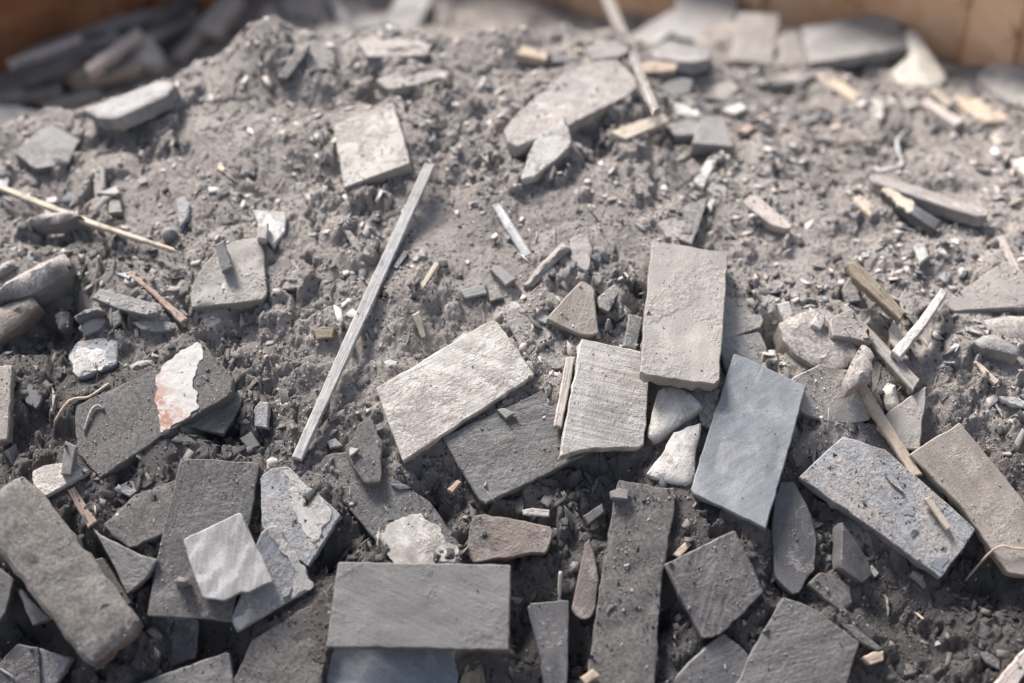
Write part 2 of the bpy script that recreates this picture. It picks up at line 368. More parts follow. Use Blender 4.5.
P('wooden_stick', 'short grey peg standing among the planks at top left', 'R1', [(362,100),(382,92),(428,150),(408,160)], 'grey', .006, lift=.014, tilt=(20,0))
P('slate_board', 'thick rounded dusty board end poking out of the crest at upper left', 'R1', [(285,372),(400,330),(545,272),(600,284),(565,328),(395,404),(330,400)], 'mid', .014, dome=.003, lift=.014, tilt=(8,0))
P('stone_shard', 'pale smooth shard at the left edge behind the dark slab', 'R1', [(-20,358),(60,362),(150,385),(172,425),(80,450),(-20,456)], 'pale', .012, lift=.014, tilt=(10,0))
P('wooden_stick', 'pale stick jutting up behind the middle of the crest', 'R2', [(262,-20),(296,-20),(348,78),(320,90)], 'pale', .008, tilt=(18,0))
P('wooden_board', 'grey board lying flat behind the crest near the middle', 'R2', [(335,64),(470,46),(480,88),(350,102)], 'mid', .010)
P('slate_board', 'pale grey board leaning upright on the rusty wall behind the crest', 'R2', [(455,86),(505,-20),(625,-20),(572,102)], 'mid', .010, tilt=(22,0))
P('slate_tile', 'broad dust-covered slab forming the crest beside the leaning pale board', 'R2', [(365,132),(480,92),(600,96),(640,124),(600,188),(400,192)], 'crust', .012, bury=True, sink=.7, disp=1.3, rough=1.0)
P('stone_lump', 'small upright dusty lump on the peak of the crest', 'R2', [(28,92),(36,40),(55,8),(100,50),(110,85),(70,102)], 'crust', .016, tilt=(20,0), dome=.004, disp=1.3, rough=1.0)
P('slate_shard', 'dust-buried block with a dark cracked left side below the crest', 'R2', [(165,155),(225,130),(262,175),(282,228),(205,244)], 'dusty', .013, bury=True, sink=.5, lift=.002)
P('slate_shard', 'long dusty shard edge sticking out left of the cracked block', 'R2', [(95,262),(160,165),(205,150),(180,200),(125,268)], 'crust', .012, bury=True, sink=.4, disp=1.3, rough=1.0)
P('slate_shard', 'flat dusty shards under a dark gap high on the crest', 'R2', [(430,270),(520,238),(660,236),(690,252),(560,290),(470,305)], 'dusty', .010)
P('stone_chip', 'tan chip beside a dark strip under the crest', 'R3', [(50,182),(62,150),(166,176),(158,206)], 'tan', .008)
P('slate_shard', 'thin dark strip to the right of the tan chip', 'R3', [(170,180),(305,186),(322,214),(185,212)], 'dark', .008)
P('wooden_board', 'steep dark board against the wall left of the jutting pale stick', 'R1', [(660,95),(760,-20),(830,-20),(740,110)], 'grey', .010, tilt=(10,0), lift=.006)
P('wooden_board', 'grey board behind the peak of the crest touching the top edge', 'R2', [(100,40),(130,-20),(250,-20),(240,60)], 'grey', .010, tilt=(8,0), lift=.004)
P('wooden_stick', 'thin grey stick lying over the dark boards at the top left corner', 'R1', [(20,205),(270,120),(280,135),(30,225)], 'pink', .006, lift=.02)
P('slate_shard', 'grey slab lying behind the crest right of its peak', 'R2', [(215,96),(330,84),(345,120),(240,140)], 'mid', .010, lift=.004)
_r = random.Random(5)
for _k in range(11):      # the pile of boards in the hollow behind the crest
    _x, _y, _l, _w, _a = _r.uniform(0, 210), 0, _r.uniform(35, 80), _r.uniform(5, 11), math.radians(_r.uniform(12, 38))
    _y = max(8, 104 - .42 * _x + _r.uniform(-34, 4)); _c, _s = math.cos(_a) * _l / 2, -math.sin(_a) * _l / 2; _u, _v = math.sin(_a) * _w / 2, math.cos(_a) * _w / 2
    P('wooden_board', 'one of the dim blurred boards heaped in the hollow behind the crest', 'F', [(_x - _c - _u, _y - _s - _v), (_x + _c - _u, _y + _s - _v), (_x + _c + _u, _y + _s + _v), (_x - _c + _u, _y - _s + _v)],
      _r.choice(['grey', 'mid', 'dark', 'pink', 'char']), .009, lift=.003)
for _k in range(16):      # small slabs before the wall at the upper right
    _x, _y = _r.uniform(600, 1015), _r.uniform(30, 120); _n = _r.choice([4, 4, 5]); _rx, _ry = _r.uniform(9, 24), _r.uniform(4, 9); _t = _r.uniform(0, 3)
    P('slate_shard', 'one of the small blurred slabs strewn before the wall at the upper right', 'F', [(_x + _rx * math.cos(_t + q * 6.283 / _n + _r.uniform(-.3, .3)), _y + _ry * math.sin(_t + q * 6.283 / _n + _r.uniform(-.3, .3))) for q in range(_n)],
      _r.choice(['mid', 'dusty', 'pink', 'plain', 'dusty']), .008, sink=.3)
# ---- jumble of tiles at the top right
P('slate_tile', 'pale slate propped against the rusty wall at the top centre', 'R3', [(600,-30),(812,-30),(806,50),(742,152),(592,122)], 'plain', .012, tilt=(16,4))
P('slate_tile', 'upright tile with a dark gap on its left at the top right', 'R3', [(812,40),(958,46),(930,222),(792,204)], 'tall', .011, tilt=(20,0))
P('slate_tile', 'narrow upright tile behind the big pale tile at top right', 'R4', [(205,-25),(342,-25),(330,62),(238,84)], 'tall', .010, tilt=(24,0))
P('slate_tile', 'slim upright sliver of tile touching the top edge of the picture', 'R4', [(368,-25),(422,-25),(414,58),(380,66)], 'mid', .010, tilt=(24,0))
P('slate_shard', 'tan triangular shard between the upright tile and the big pale tile', 'R4', [(196,140),(250,96),(284,218),(190,226)], 'tall', .010, tilt=(16,0))
P('slate_board', 'grey board leaning up left of the propped pale slate', 'R3', [(430,128),(590,28),(622,62),(588,112),(478,184)], 'mid', .012, tilt=(10,0))
P('slate_tile', 'thick grey block lying in front of the propped pale slate', 'R3', [(512,170),(572,138),(722,172),(716,198),(668,212),(522,196)], 'mid', .012, tilt=(4,0))
P('slate_shard', 'dusty shard left of the long leaning rod near the top', 'R3', [(298,158),(395,100),(440,176),(400,196),(322,202)], 'dusty', .011)
P('stone_shard', 'cream rounded shard leaning beside the rusty wall', 'R4', [(622,100),(650,96),(762,262),(745,288),(690,302),(605,292),(570,242),(640,182)], 'cream', .010, tilt=(10,0), dome=.002)
P('slate_tile', 'big light grey tile lying aslant before the rusty wall at top right', 'R4', [(262,92),(430,62),(588,38),(628,162),(292,216)], 'plain', .013, tilt=(12,0), lift=.006)
P('slate_shard', 'jagged dusty ledge shard under the upright tiles', 'R4', [(30,236),(130,262),(300,236),(330,256),(200,286),(110,286),(50,268)], 'dusty', .011)
P('wooden_board', 'tan plank end pointing down below the big light grey tile', 'R4', [(308,252),(350,240),(462,318),(440,342)], 'tan', .010)
P('stone_chip', 'pale star-shaped chip on the dust below the cream shard', 'R4', [(420,368),(490,322),(545,318),(600,346),(545,358),(545,405),(515,405),(500,372)], 'pale', .008)
P('wooden_stick', 'short pale stick, upper of two parallel ones at the right', 'R4', [(700,306),(722,300),(786,350),(764,362)], 'wood', .006)
P('wooden_stick', 'longer pale stick, lower of two parallel ones at the right', 'R4', [(668,342),(700,334),(822,410),(790,426)], 'pink', .008)
P('wooden_board', 'grey plank with a tan end right of the two parallel sticks', 'R4', [(780,332),(822,310),(990,408),(882,416)], 'tan', .010)
P('stone_slab', 'large pale slab at the right edge near the rusty wall', 'R4', [(858,262),(920,194),(1060,210),(1060,372),(960,344)], 'pale', .014, tilt=(8,0))
P('wooden_stick', 'thick cream stick running off the right edge', 'R4', [(888,472),(930,450),(1060,560),(1060,612),(1000,572)], 'cream', .009)
P('stone_chip', 'tan chip stub lying under the long leaning rod', 'R3', [(420,222),(530,206),(610,214),(600,240),(470,250)], 'tan', .008)
P('slate_chip', 'grey broken chip in the middle of the top rubble', 'R3', [(530,298),(600,262),(660,268),(650,316),(590,328)], 'mid', .009)
P('slate_shard', 'flat dusty shard behind the small grey block', 'R3', [(668,288),(760,250),(820,300),(770,342),(690,332)], 'dusty', .009)
P('stone_chip', 'bright white chip left of the small grey block', 'R3', [(588,348),(668,334),(682,398),(600,386)], 'white', .008)
P('slate_shard', 'flat grey shard tucked under the tan slat', 'R3', [(560,424),(650,402),(704,424),(690,458),(600,462)], 'mid', .007)
P('stone_chip', 'two-sided pale chip right of the small grey block', 'R3', [(752,372),(820,350),(846,368),(800,390)], 'cream', .007)
# ---- the upper heap
P('slate_board', 'broad rounded board with curved saw marks below the crest', 'R3', [(15,440),(60,385),(220,245),(330,205),(400,203),(455,255),(472,290),(440,325),(330,378),(230,430),(60,500),(28,482)], 'sawn', .013, lift=.003, crumbs=.5, disp=1.0)
P('stone_shard', 'pale chipped shard leaning on the broad rounded board', 'R3', [(98,525),(120,480),(222,398),(246,478),(236,505),(120,602),(72,612)], 'pale', .011, lift=.003)
P('wooden_stick', 'short tan wooden slat lying by the broad rounded board', 'R3', [(378,448),(470,412),(558,385),(580,412),(430,476)], 'wood', .007, lift=.004, crumbs=.1)
P('wooden_stick', 'long thin grey rod leaning up to the top edge', 'R3', [(346,-30),(378,-30),(546,370),(528,378)], 'grey', .005, lift=.012, free=True)
P('metal_strip', 'small shiny metal scrap at the foot of the leaning rod', 'R3', [(528,326),(560,314),(594,338),(576,362),(540,352)], 'metal', .005)
P('slate_tile', 'small light grey block with a dark front face', 'R3', [(657,490),(672,440),(694,393),(764,399),(798,500)], 'plain', .014, lift=.004, crumbs=.1, rough=.5)
P('wood_splinter', 'brown twig with a pale tip right of the small grey block', 'R3', [(812,445),(908,380),(926,392),(845,452)], 'copper', .005, lift=.002)
P('stone_chip', 'pointed pale sliver below the small grey block', 'R3', [(655,622),(700,555),(737,518),(747,534),(720,590),(695,640)], 'pale', .008, lift=.002)
P('slate_shard', 'dark blue chip under the pointed sliver', 'R7', [(702,98),(740,60),(778,90),(770,132),(730,120)], 'blued', .009)
P('slate_tile', 'dusty square tile high on the heap with a shaded front edge', 'R2', [(284,424),(390,380),(488,344),(520,450),(548,556),(430,600),(320,642)], 'tall', .013, lift=.005, crumbs=.5)
P('slate_shard', 'dust-buried slab with a straight dark right edge above the tall tile', 'R7', [(540,215),(640,150),(714,122),(690,200),(657,288),(570,262)], 'crust', .012, bury=True, sink=.35, disp=1.3, rough=1.0)
P('wooden_stick', 'grey wooden stub with a broken pale end right of the tall tile', 'R7', [(832,138),(858,116),(885,124),(1000,224),(985,238),(930,222),(845,158)], 'pink', .008, lift=.003)
P('wooden_stick', 'small upright pale splinter by the wooden stub', 'R7', [(706,150),(728,128),(736,138),(722,172)], 'cream', .004)
# left
P('slate_shard', 'dark flat slab with an angular outline at the upper left', 'R1', [(48,522),(110,460),(172,420),(276,478),(250,520),(232,560),(120,576)], 'dark', .009, lift=.004, crumbs=.25)
P('slate_chip', 'blue-grey chip cut by the left edge under the dark flat slab', 'R1', [(-15,565),(8,556),(32,592),(26,640),(-15,645)], 'blue', .008)
P('wooden_board', 'small grey board standing upright at the left behind the thin stick', 'R5', [(322,20),(356,18),(357,208),(320,212)], 'grey', .007, tilt=(10,0))
P('wooden_stick', 'thin tan stick crossing the heap from the left edge', 'R5', [(-25,66),(10,84),(300,198),(592,298),(598,312),(290,214),(-25,90)], 'wood', .004, lift=.010, crumbs=0, free=True)
P('stone_chip', 'small dusty block right of the upright grey board', 'R5', [(366,138),(408,132),(414,176),(372,182)], 'dusty', .010)
P('slate_shard', 'dark pointed shard set on edge in the dust above the square slab', 'R5', [(598,132),(628,122),(646,150),(640,192),(612,232)], 'blued', .010)
P('stone_chip', 'rounded pebble near the tip of the thin tan stick', 'R5', [(545,252),(560,230),(585,224),(600,240),(580,262),(556,270)], 'mid', .009, dome=.003)
P('stone_lump', 'long rounded dusty stone at the left edge', 'R5', [(-20,446),(60,392),(150,345),(215,318),(246,346),(228,388),(160,428),(90,462),(-20,480)], 'crust', .020, lift=.006, dome=.006, disp=2.2, rough=1.0)
P('stone_lump', 'dusty stone behind the long rounded one at the left edge', 'R5', [(-20,372),(20,345),(52,338),(62,362),(20,392),(-20,412)], 'crust', .014, dome=.004, disp=1.9, rough=1.0)
P('stone_lump', 'brownish stone below the long rounded one at the left edge', 'R5', [(-20,510),(50,478),(112,464),(134,496),(70,560),(-20,625)], 'rustb', .016, dome=.003, disp=1.2)
P('slate_board', 'dark grey bar with a shaded end lying under the brown stick', 'R5', [(312,470),(340,438),(430,462),(528,488),(542,522),(500,530),(400,508)], 'mid', .011, lift=.004)
P('wooden_stick', 'reddish brown stick leaning over the dark grey bar', 'R5', [(428,386),(446,378),(640,540),(616,556),(520,460)], 'copper', .005, lift=.005, free=True)
P('wooden_stick', 'thin grey sliver alongside the reddish brown stick', 'R5', [(564,462),(582,458),(642,528),(626,538)], 'grey', .004)
P('stone_chip', 'oval pebble below the dark grey bar', 'R5', [(264,576),(290,540),(330,520),(362,545),(345,572),(292,596)], 'mid', .010, dome=.004)
P('stone_chip', 'dark flat pebble above the oval one', 'R5', [(250,534),(290,508),(340,500),(350,515),(300,536),(262,552)], 'dark', .008, dome=.002)
P('slate_chip', 'small standing chip right of the oval pebble', 'R5', [(378,524),(406,510),(413,552),(386,576)], 'mid', .010, tilt=(10,6))
P('stone_chip', 'rounded dark pebble left of the oval one', 'R5', [(184,528),(210,512),(236,518),(234,570),(200,578)], 'dark', .010, dome=.003)
P('slate_chip', 'thin crumbly flake under the reddish brown stick', 'R5', [(448,552),(540,544),(604,556),(590,582),(530,586),(480,578)], 'mid', .004)
P('slate_tile', 'half-buried square slab with dark front edge at the left', 'R5', [(652,504),(655,430),(700,350),(748,300),(820,270),(892,262),(904,370),(913,474),(780,492)], 'tall', .013, sink=.3, bury=True, lift=.004, disp=1.0)
P('slate_chip', 'light grey chip standing on the half-buried square slab', 'R5', [(733,290),(764,274),(792,364),(756,384)], 'plain', .008, tilt=(10,-8), crumbs=.1)
P('stone_shard', 'white angular shard behind the half-buried square slab', 'R5', [(858,168),(976,176),(974,240),(932,292),(905,268),(880,212)], 'white', .008, lift=.003, crumbs=.15)
P('stone_chip', 'small bright block leaning on the white angular shard', 'R5', [(880,214),(916,214),(911,270),(878,266)], 'white', .007, crumbs=0)
P('slate_shard', 'dust-covered shard right of the half-buried square slab', 'R5', [(916,424),(948,352),(1030,326),(1060,380),(1030,432),(965,442)], 'crust', .009, bury=True, sink=.3, disp=1.3, rough=1.0)
P('stone_lump', 'flat dark stone in the hollow under the thin tan stick', 'R5', [(84,205),(150,180),(240,170),(275,190),(190,215),(110,222)], 'crust', .014, dome=.003, disp=1.6, rough=1.0)
# centre
P('wooden_stick', 'long straight pale bar lying across the heap', 'F', [(425,162),(434.5,166),(369,312),(301.5,460),(291.5,457),(353,318)], 'bar', .005, lift=.004, crumbs=.05, rough=.25, free=True)
P('metal_strip', 'bright glinting strip in the dust right of the pale bar', 'R6', [(824,152),(850,144),(908,232),(962,320),(934,332),(880,245)], 'metal', .004, crumbs=.1)
P('slate_chip', 'bent grey chip, upper one of the chips above the swirled tile', 'R6', [(818,372),(848,358),(912,404),(872,428)], 'plain', .005, lift=.003, crumbs=.1)
P('slate_chip', 'flat grey chip left of the bent one', 'R6', [(716,446),(760,432),(802,424),(810,455),(735,472)], 'mid', .004, lift=.002, crumbs=.1)
P('slate_chip', 'dusty chip tucked under the bent grey one', 'R6', [(808,420),(850,430),(866,470),(820,482)], 'dusty', .007)
P('stone_chip', 'white curled flake at the corner of the swirled tile', 'R6', [(890,482),(916,484),(958,546),(930,552),(888,540)], 'white', .004, lift=.004, crumbs=.05)
P('stone_chip', 'thin white flake pointing at the tan triangle', 'R6', [(944,518),(1000,522),(1042,536),(1056,560),(1010,558),(955,540)], 'white', .003, lift=.003, crumbs=.05)
P('wood_splinter', 'thin straw-yellow splinter right of the pale bar', 'R6', [(573,442),(600,392),(634,346),(646,354),(612,408),(590,442)], 'wood', .003, lift=.002, crumbs=0)
P('wood_splinter', 'wedge-shaped yellow splinter above the swirled tile', 'R6', [(553,528),(580,514),(592,560),(601,602),(586,607)], 'wood', .004, lift=.003, tilt=(8,6), crumbs=0)
P('slate_chip', 'thin dark slat stuck in the dust beside the pale bar', 'R6', [(488,362),(528,308),(541,316),(502,372)], 'blued', .005, tilt=(6,8))
P('slate_shard', 'pale triangular ridge of a buried shard left of the pale bar', 'R6', [(316,238),(342,240),(412,322),(392,336),(352,296)], 'tall', .008, bury=True, sink=.2)
P('wood_splinter', 'curled brown chip left of the pale bar', 'R6', [(218,578),(250,566),(288,572),(282,606),(226,612)], 'brownw', .006)
P('slate_shard', 'smooth dusty slab end high in the middle of the heap', 'R7', [(238,268),(265,252),(295,256),(318,300),(302,386),(262,360),(240,330)], 'tall', .012, lift=.003, disp=.3)
P('wooden_stick', 'round dusty stick above the tan triangle', 'R7', [(78,428),(140,350),(212,280),(240,298),(170,365),(112,428)], 'grey', .007, dome=.002, lift=.003)
P('slate_shard', 'dust-covered slab face left of the tall tile', 'R7', [(332,470),(380,430),(432,392),(410,450),(372,520),(340,505)], 'crust', .010, bury=True, sink=.3, disp=1.3, rough=1.0)
P('slate_chip', 'dark speckled block standing between tan triangle and tall tile', 'R7', [(424,634),(440,524),(488,538),(466,646)], 'blued', .010, tilt=(6,4), crumbs=.2)
P('stone_chip', 'tiny white pebble left of the speckled block', 'R7', [(412,560),(418,528),(434,530),(432,566)], 'white', .005, dome=.001)
P('slate_board', 'dusty stub of a board pointing at the swirled tile corner', 'R7', [(20,552),(58,538),(126,636),(92,672)], 'dusty', .010)
P('slate_shard', 'dusty flat shard under the tan triangle', 'R11', [(122,120),(190,70),(262,60),(240,170),(170,160)], 'dusty', .008)
P('slate_shard', 'tan triangular shard with white corners above the ridged board', 'R7', [(158,542),(220,470),(282,408),(322,440),(330,530),(338,590),(292,602),(205,566)], 'brown', .009, lift=.004, crumbs=.3)
P('slate_shard', 'dusty slate right of the tall tile', 'R7', [(750,392),(822,394),(862,466),(902,546),(890,572),(800,602),(740,610)], 'tall', .012, crumbs=.7)
P('slate_tile', 'smooth slate corner between tall tile and blue-grey tile', 'R11', [(740,60),(830,48),(884,38),(945,166),(900,190),(780,200)], 'mid', .010, lift=-.004, crumbs=.2)
P('slate_shard', 'shaded slab peeping out below the tall tile', 'R11', [(640,232),(752,236),(725,370),(690,360),(670,300)], 'dusty', .010)
P('stone_chip', 'white broken chip on the brown lump right of the tall tile', 'R7', [(944,488),(985,478),(1012,536),(962,548)], 'white', .006)
# right
P('wooden_stick', 'dark straight bar lying in the dust at the right', 'R8', [(494,54),(530,48),(720,108),(906,166),(900,190),(862,192),(680,134),(512,76)], 'grey', .010, lift=.006, crumbs=.05)
P('wooden_stick', 'tan stick with a charred black end below the dark bar', 'R8', [(538,104),(560,94),(650,150),(742,208),(722,236),(632,178)], 'char', .007, lift=.003, crumbs=0,
  parts=[('bare_end', [(536,103),(562,92),(652,148),(634,182)], 'wood', .0012)])
P('wooden_stick', 'short blunt stub with an orange-tan end below the dark bar', 'R8', [(433,128),(465,118),(522,164),(500,192)], 'tan', .009, bury=True, sink=.2)
P('slate_shard', 'pale shard half buried below the dark bar', 'R8', [(650,290),(680,262),(700,330),(670,350)], 'pale', .006, bury=True, sink=.3)
P('slate_tile', 'large dusty slate sloping at the right edge', 'R8', [(750,482),(860,412),(960,342),(1060,405),(1060,500),(900,508),(780,516)], 'tall', .011, lift=.004)
P('slate_shard', 'dusty slab behind the large sloping slate at the right edge', 'R8', [(955,262),(1060,240),(1060,395),(985,340)], 'dusty', .010)
P('wooden_stick', 'straight pale stick resting on the slabs at the right edge', 'R8', [(928,258),(955,254),(1060,470),(1040,490)], 'pink', .006, lift=.004, free=True)
P('slate_shard', 'dark pointed chip under the large sloping slate', 'R8', [(778,548),(812,530),(850,518),(888,590),(840,584)], 'dark', .010)
P('slate_shard', 'dusty rounded slab below the large sloping slate', 'R8', [(876,546),(950,532),(1060,530),(1060,618),(960,610),(915,598)], 'crust', .014, dome=.003, disp=1.3, rough=1.0)
P('stone_lump', 'curved dusty block with a dark front near the right edge', 'R8', [(848,618),(885,598),(925,592),(1012,644),(1004,668),(940,650),(880,640)], 'mid', .013, dome=.002, lift=.004)
P('stone_lump', 'large dusty lump with a brown broken side right of the tall tile', 'R12', [(185,10),(260,-28),(350,-40),(400,-10),(440,60),(462,120),(420,160),(370,174),(300,150),(250,118),(200,66)], 'rock', .022, lift=.001, bury=True, dome=.003, disp=2.5, rough=1.5)
P('slate_tile', 'flat dusty slab with a tan front edge below the brown lump', 'R12', [(262,312),(230,200),(330,150),(470,180),(505,340),(440,352),(365,352)], 'tall', .013, lift=-.002, disp=.8)
P('stone_lump', 'dusty yellowish rock left of the wooden lath', 'R12', [(415,192),(440,130),(474,78),(500,95),(516,125),(508,190),(470,215),(428,238)], 'rock', .014, lift=.006, dome=.002, disp=2.5, rough=1.3)
P('slate_shard', 'tan shard behind the dark thin bar', 'R8', [(362,545),(400,520),(440,506),(480,560),(516,610),(500,625),(430,606),(372,600)], 'tall', .010)
P('slate_shard', 'dusty chip standing above the dark thin bar', 'R8', [(404,442),(428,398),(455,440),(472,480),(420,486)], 'dusty', .009, tilt=(6,0))
P('slate_shard', 'dusty wedge right of the mossy stick', 'R8', [(598,470),(620,436),(662,508),(640,532),(610,520)], 'dusty', .009)
P('wooden_stick', 'cream stick end poking up between the crossed sticks', 'R8', [(566,572),(582,542),(606,562),(612,612),(588,646),(568,620)], 'cream', .008, tilt=(8,0))
P('wooden_board', 'mossy brown old stick leaning in the right rubble', 'R8', [(424,352),(452,344),(540,430),(618,518),(602,548),(520,470),(440,400)], 'brownw', .009, lift=.010, tilt=(5,-4), crumbs=.05)
P('wooden_board', 'brown board lying below the dark thin bar', 'R12', [(520,130),(560,110),(668,215),(655,240),(600,230)], 'brownw', .009)
P('wooden_stick', 'dark thin bar with a pale tip running down the right rubble', 'F', [(840,308),(847,304),(884,342),(920,379),(913,391),(876,350)], 'grey', .007, lift=.010, crumbs=.05, free=True)
P('wooden_stick', 'bright white-lit stick crossing over the dark thin bar', 'R8', [(572,652),(665,545),(744,434),(762,454),(690,565),(604,672)], 'white', .008, lift=.014, crumbs=.05, free=True)  # white colour stands in for the light this stick reflects
P('slate_chip', 'pinkish shard standing left of the cream peg', 'R12', [(508,150),(524,138),(542,156),(530,210),(514,252),(500,244)], 'brown', .009, tilt=(8,0))
P('wooden_stick', 'cream round peg beside the triangular slate', 'R12', [(538,236),(560,214),(586,222),(602,296),(580,330),(552,300)], 'cream', .010, dome=.003, tilt=(6,0))
P('slate_chip', 'white crumbled chip above the dusty blue tile', 'R12', [(344,378),(390,364),(438,358),(432,386),(352,404)], 'white', .006, crumbs=.1)
P('wood_splinter', 'cream splinter on the dust at the right', 'R12', [(858,142),(890,158),(942,208),(926,220),(882,178)], 'wood', .004, lift=.002, crumbs=0)
P('stone_chip', 'pale flake near the right edge below the cream splinter', 'R12', [(938,258),(990,262),(1040,280),(1040,302),(985,290),(950,274)], 'white', .005)
P('stone_chip', 'small white pebble on the dust at the right', 'R8', [(800,372),(815,364),(832,376),(826,392),(806,392)], 'white', .006, dome=.002, crumbs=0)
P('slate_chip', 'white shard left of the dark thin bar tip', 'R8', [(182,492),(224,480),(242,540),(212,562)], 'white', .005, crumbs=.1)
P('stone_chip', 'grey rounded chip beside the white shard', 'R8', [(258,498),(290,488),(322,492),(320,514),(266,518)], 'mid', .008, dome=.002)
P('stone_chip', 'pale broken chip below the grey rounded one', 'R8', [(300,560),(320,520),(350,540),(330,580)], 'pale', .007)
# ---- left middle
P('slate_tile', 'small square tile with a white corner at the left', 'R9', [(232,122),(262,74),(330,60),(402,56),(399,150),(330,176),(264,200)], 'blued', .009, crumbs=.25, lift=.002,
  parts=[('white_coating', [(234,124),(268,88),(350,104),(388,146),(330,172),(266,196)], 'white', .0005)])
P('slate_board', 'brownish thick slab standing at the left edge', 'R9', [(-25,158),(42,152),(36,280),(26,408),(-25,414)], 'brown', .016, tilt=(6,8), lift=.006)
P('slate_chip', 'dark square chip beside the brownish thick slab', 'R9', [(72,275),(98,212),(148,265),(124,304)], 'dark', .012, tilt=(6,0))
P('slate_shard', 'thin dusty slab tucked under the white-coated slab', 'R9', [(636,362),(700,300),(842,222),(820,300),(762,390)], 'mid', .008, crumbs=.2)
P('slate_shard', 'small flat shard below the white-coated slab', 'R9', [(598,462),(612,436),(716,428),(704,458)], 'mid', .006)
P('slate_chip', 'dark loose chip under the edge of the white-coated slab', 'R9', [(504,458),(548,440),(592,474),(550,508)], 'dark', .007)
P('slate_chip', 'thin dark flake below the white-coated slab', 'R9', [(378,574),(440,548),(490,540),(502,562),(442,602)], 'blued', .005)
P('slate_board', 'long dusty slab with a white coated half and red-brown stain', 'R9', [(266,455),(256,380),(258,292),(400,226),(540,166),(572,140),(684,66),(742,135),(796,200),(790,252),(560,392),(340,540)], 'crust', .013, lift=.002, crumbs=.6, disp=0.8, rough=0.7,
  parts=[('white_coating', [(566,146),(682,72),(694,128),(668,180),(660,225),(682,302),(620,346),(551,389),(536,330),(528,270),(532,190)], 'glaze', .0006)])
P('stone_chip', 'oval dusty stone above the white-coated slab', 'R9', [(438,156),(470,138),(522,134),(524,158),(480,176),(450,180)], 'dusty', .008, dome=.003)
P('slate_chip', 'dark ribbed chip standing right of the white-coated slab', 'R9', [(866,300),(886,276),(918,282),(912,370),(868,362)], 'blued', .009, tilt=(8,0), crumbs=.1)
P('slate_chip', 'dark slanted chip below the ribbed one', 'R9', [(816,404),(858,378),(888,428),(850,446)], 'dark', .007, crumbs=.1)
P('stone_lump', 'grey-white flat lump left of the white-coated slab', 'R9', [(110,515),(150,495),(250,480),(302,512),(230,560),(152,602),(114,565)], 'pale', .013, lift=.003)
P('slate_chip', 'blue-grey chip standing on the grey-white lump', 'R9', [(222,412),(262,430),(242,528),(206,526)], 'plain', .007, tilt=(10,5), crumbs=.1)
P('wooden_stick', 'copper-coloured strip poking out under the grey-white lump', 'F', [(67,490),(74,486),(97,521),(88,528)], 'copper', .005, lift=.003, crumbs=.05)
# ---- lower left
P('slate_shard', 'dark slab in the lower left corner', 'R13', [(-25,640),(60,548),(132,562),(142,720),(-25,720)], 'dark', .012, lift=-.012)
P('slate_shard', 'dark blue slab right of the corner slab', 'R13', [(128,562),(244,598),(176,720),(120,720)], 'blued', .010, lift=-.014)
P('slate_shard', 'dark wedge under the big ochre slab', 'R13', [(50,350),(172,462),(110,486)], 'mid', .009, lift=-.006)
P('slate_shard', 'dark slab cut by the left edge under the ochre slab', 'R13', [(-25,270),(48,330),(20,440),(-25,500)], 'dark', .011)
P('slate_board', 'slab sloping away in the shade below the corner of the flat grey slab', 'R13', [(420,430),(540,400),(680,470),(670,600),(520,650),(440,590)], 'dark', .010, lift=-.02)
P('slate_tile', 'grey slab at the bottom edge left of centre', 'R13', [(440,695),(620,630),(782,574),(802,720),(440,720)], 'mid', .011, lift=.004)
P('slate_board', 'dust-caked slab at the bottom left of the smooth grey tile', 'F', [(224,700),(252,640),(300,610),(338,596),(330,640),(318,700)], 'crust', .010, bury=True, sink=.3, disp=1.6, rough=1.0)
P('slate_shard', 'dusty slab with a broken edge left of the flat grey slab', 'R13', [(350,142),(400,92),(462,40),(600,-14),(640,-20),(620,60),(562,172),(440,222)], 'crust', .011, disp=1.6, lift=.002, rough=1.0)
P('slate_tile', 'large flat dusty grey slab under the small ringed tile', 'F', [(181,458),(222,460),(260,463),(247,540),(232,622),(190,618),(147,616),(163,530)], 'dusty', .010, lift=.004, crumbs=.5, disp=.5)
P('slate_tile', 'streaked slate with a pale diagonal band right of the flat grey slab', 'F', [(260,476),(272,468),(288,466),(341,515),(325,541),(308,567),(262,528)], 'blued', .010, lift=.002, crumbs=.3,
  parts=[('pale_band', [(283,470),(292,472),(333,512),(322,534),(314,548),(298,520)], 'pale', .0005)])
P('slate_shard', 'curved shard with concave side left of the flat grey slab', 'R13', [(314,154),(365,190),(422,216),(480,245),(538,260),(500,322),(434,382),(380,270)], 'mid', .009, lift=.006, crumbs=.15)
P('slate_board', 'narrow dark plate along the big ochre slab', 'R13', [(322,262),(350,254),(450,408),(425,424)], 'dark', .012, lift=.002)
P('stone_slab', 'big thick ochre-stained slab at the lower left', 'F', [(-12,498),(8,482),(22,475),(40,492),(90,556),(139,620),(133,632),(92,666),(82,660),(36,600),(-12,540)], 'ochre', .024, lift=.012, disp=1.4, rough=1.0, bev=2.6, crumbs=.45, dome=.001)
P('slate_tile', 'pale-edged slab leaning under the small ringed tile', 'F', [(256,545),(264,527),(278,525),(296,556),(315,587),(275,610),(237,633),(231,620),(240,596)], 'blued', .010, lift=.002, crumbs=.3,
  parts=[('pale_edge', [(266,528),(278,526),(297,557),(314,586),(289,600),(298,575)], 'pale', .0005), ('pale_corner', [(233,619),(251,607),(259,617),(238,631)], 'pale', .0005)])
P('slate_tile', 'small square tile with ring marks lying on the flat grey slab', 'R13', [(624,192),(720,146),(821,100),(876,218),(932,336),(850,374),(822,372),(762,402),(690,392)], 'rings', .009, lift=.001, crumbs=.02, rough=.5)
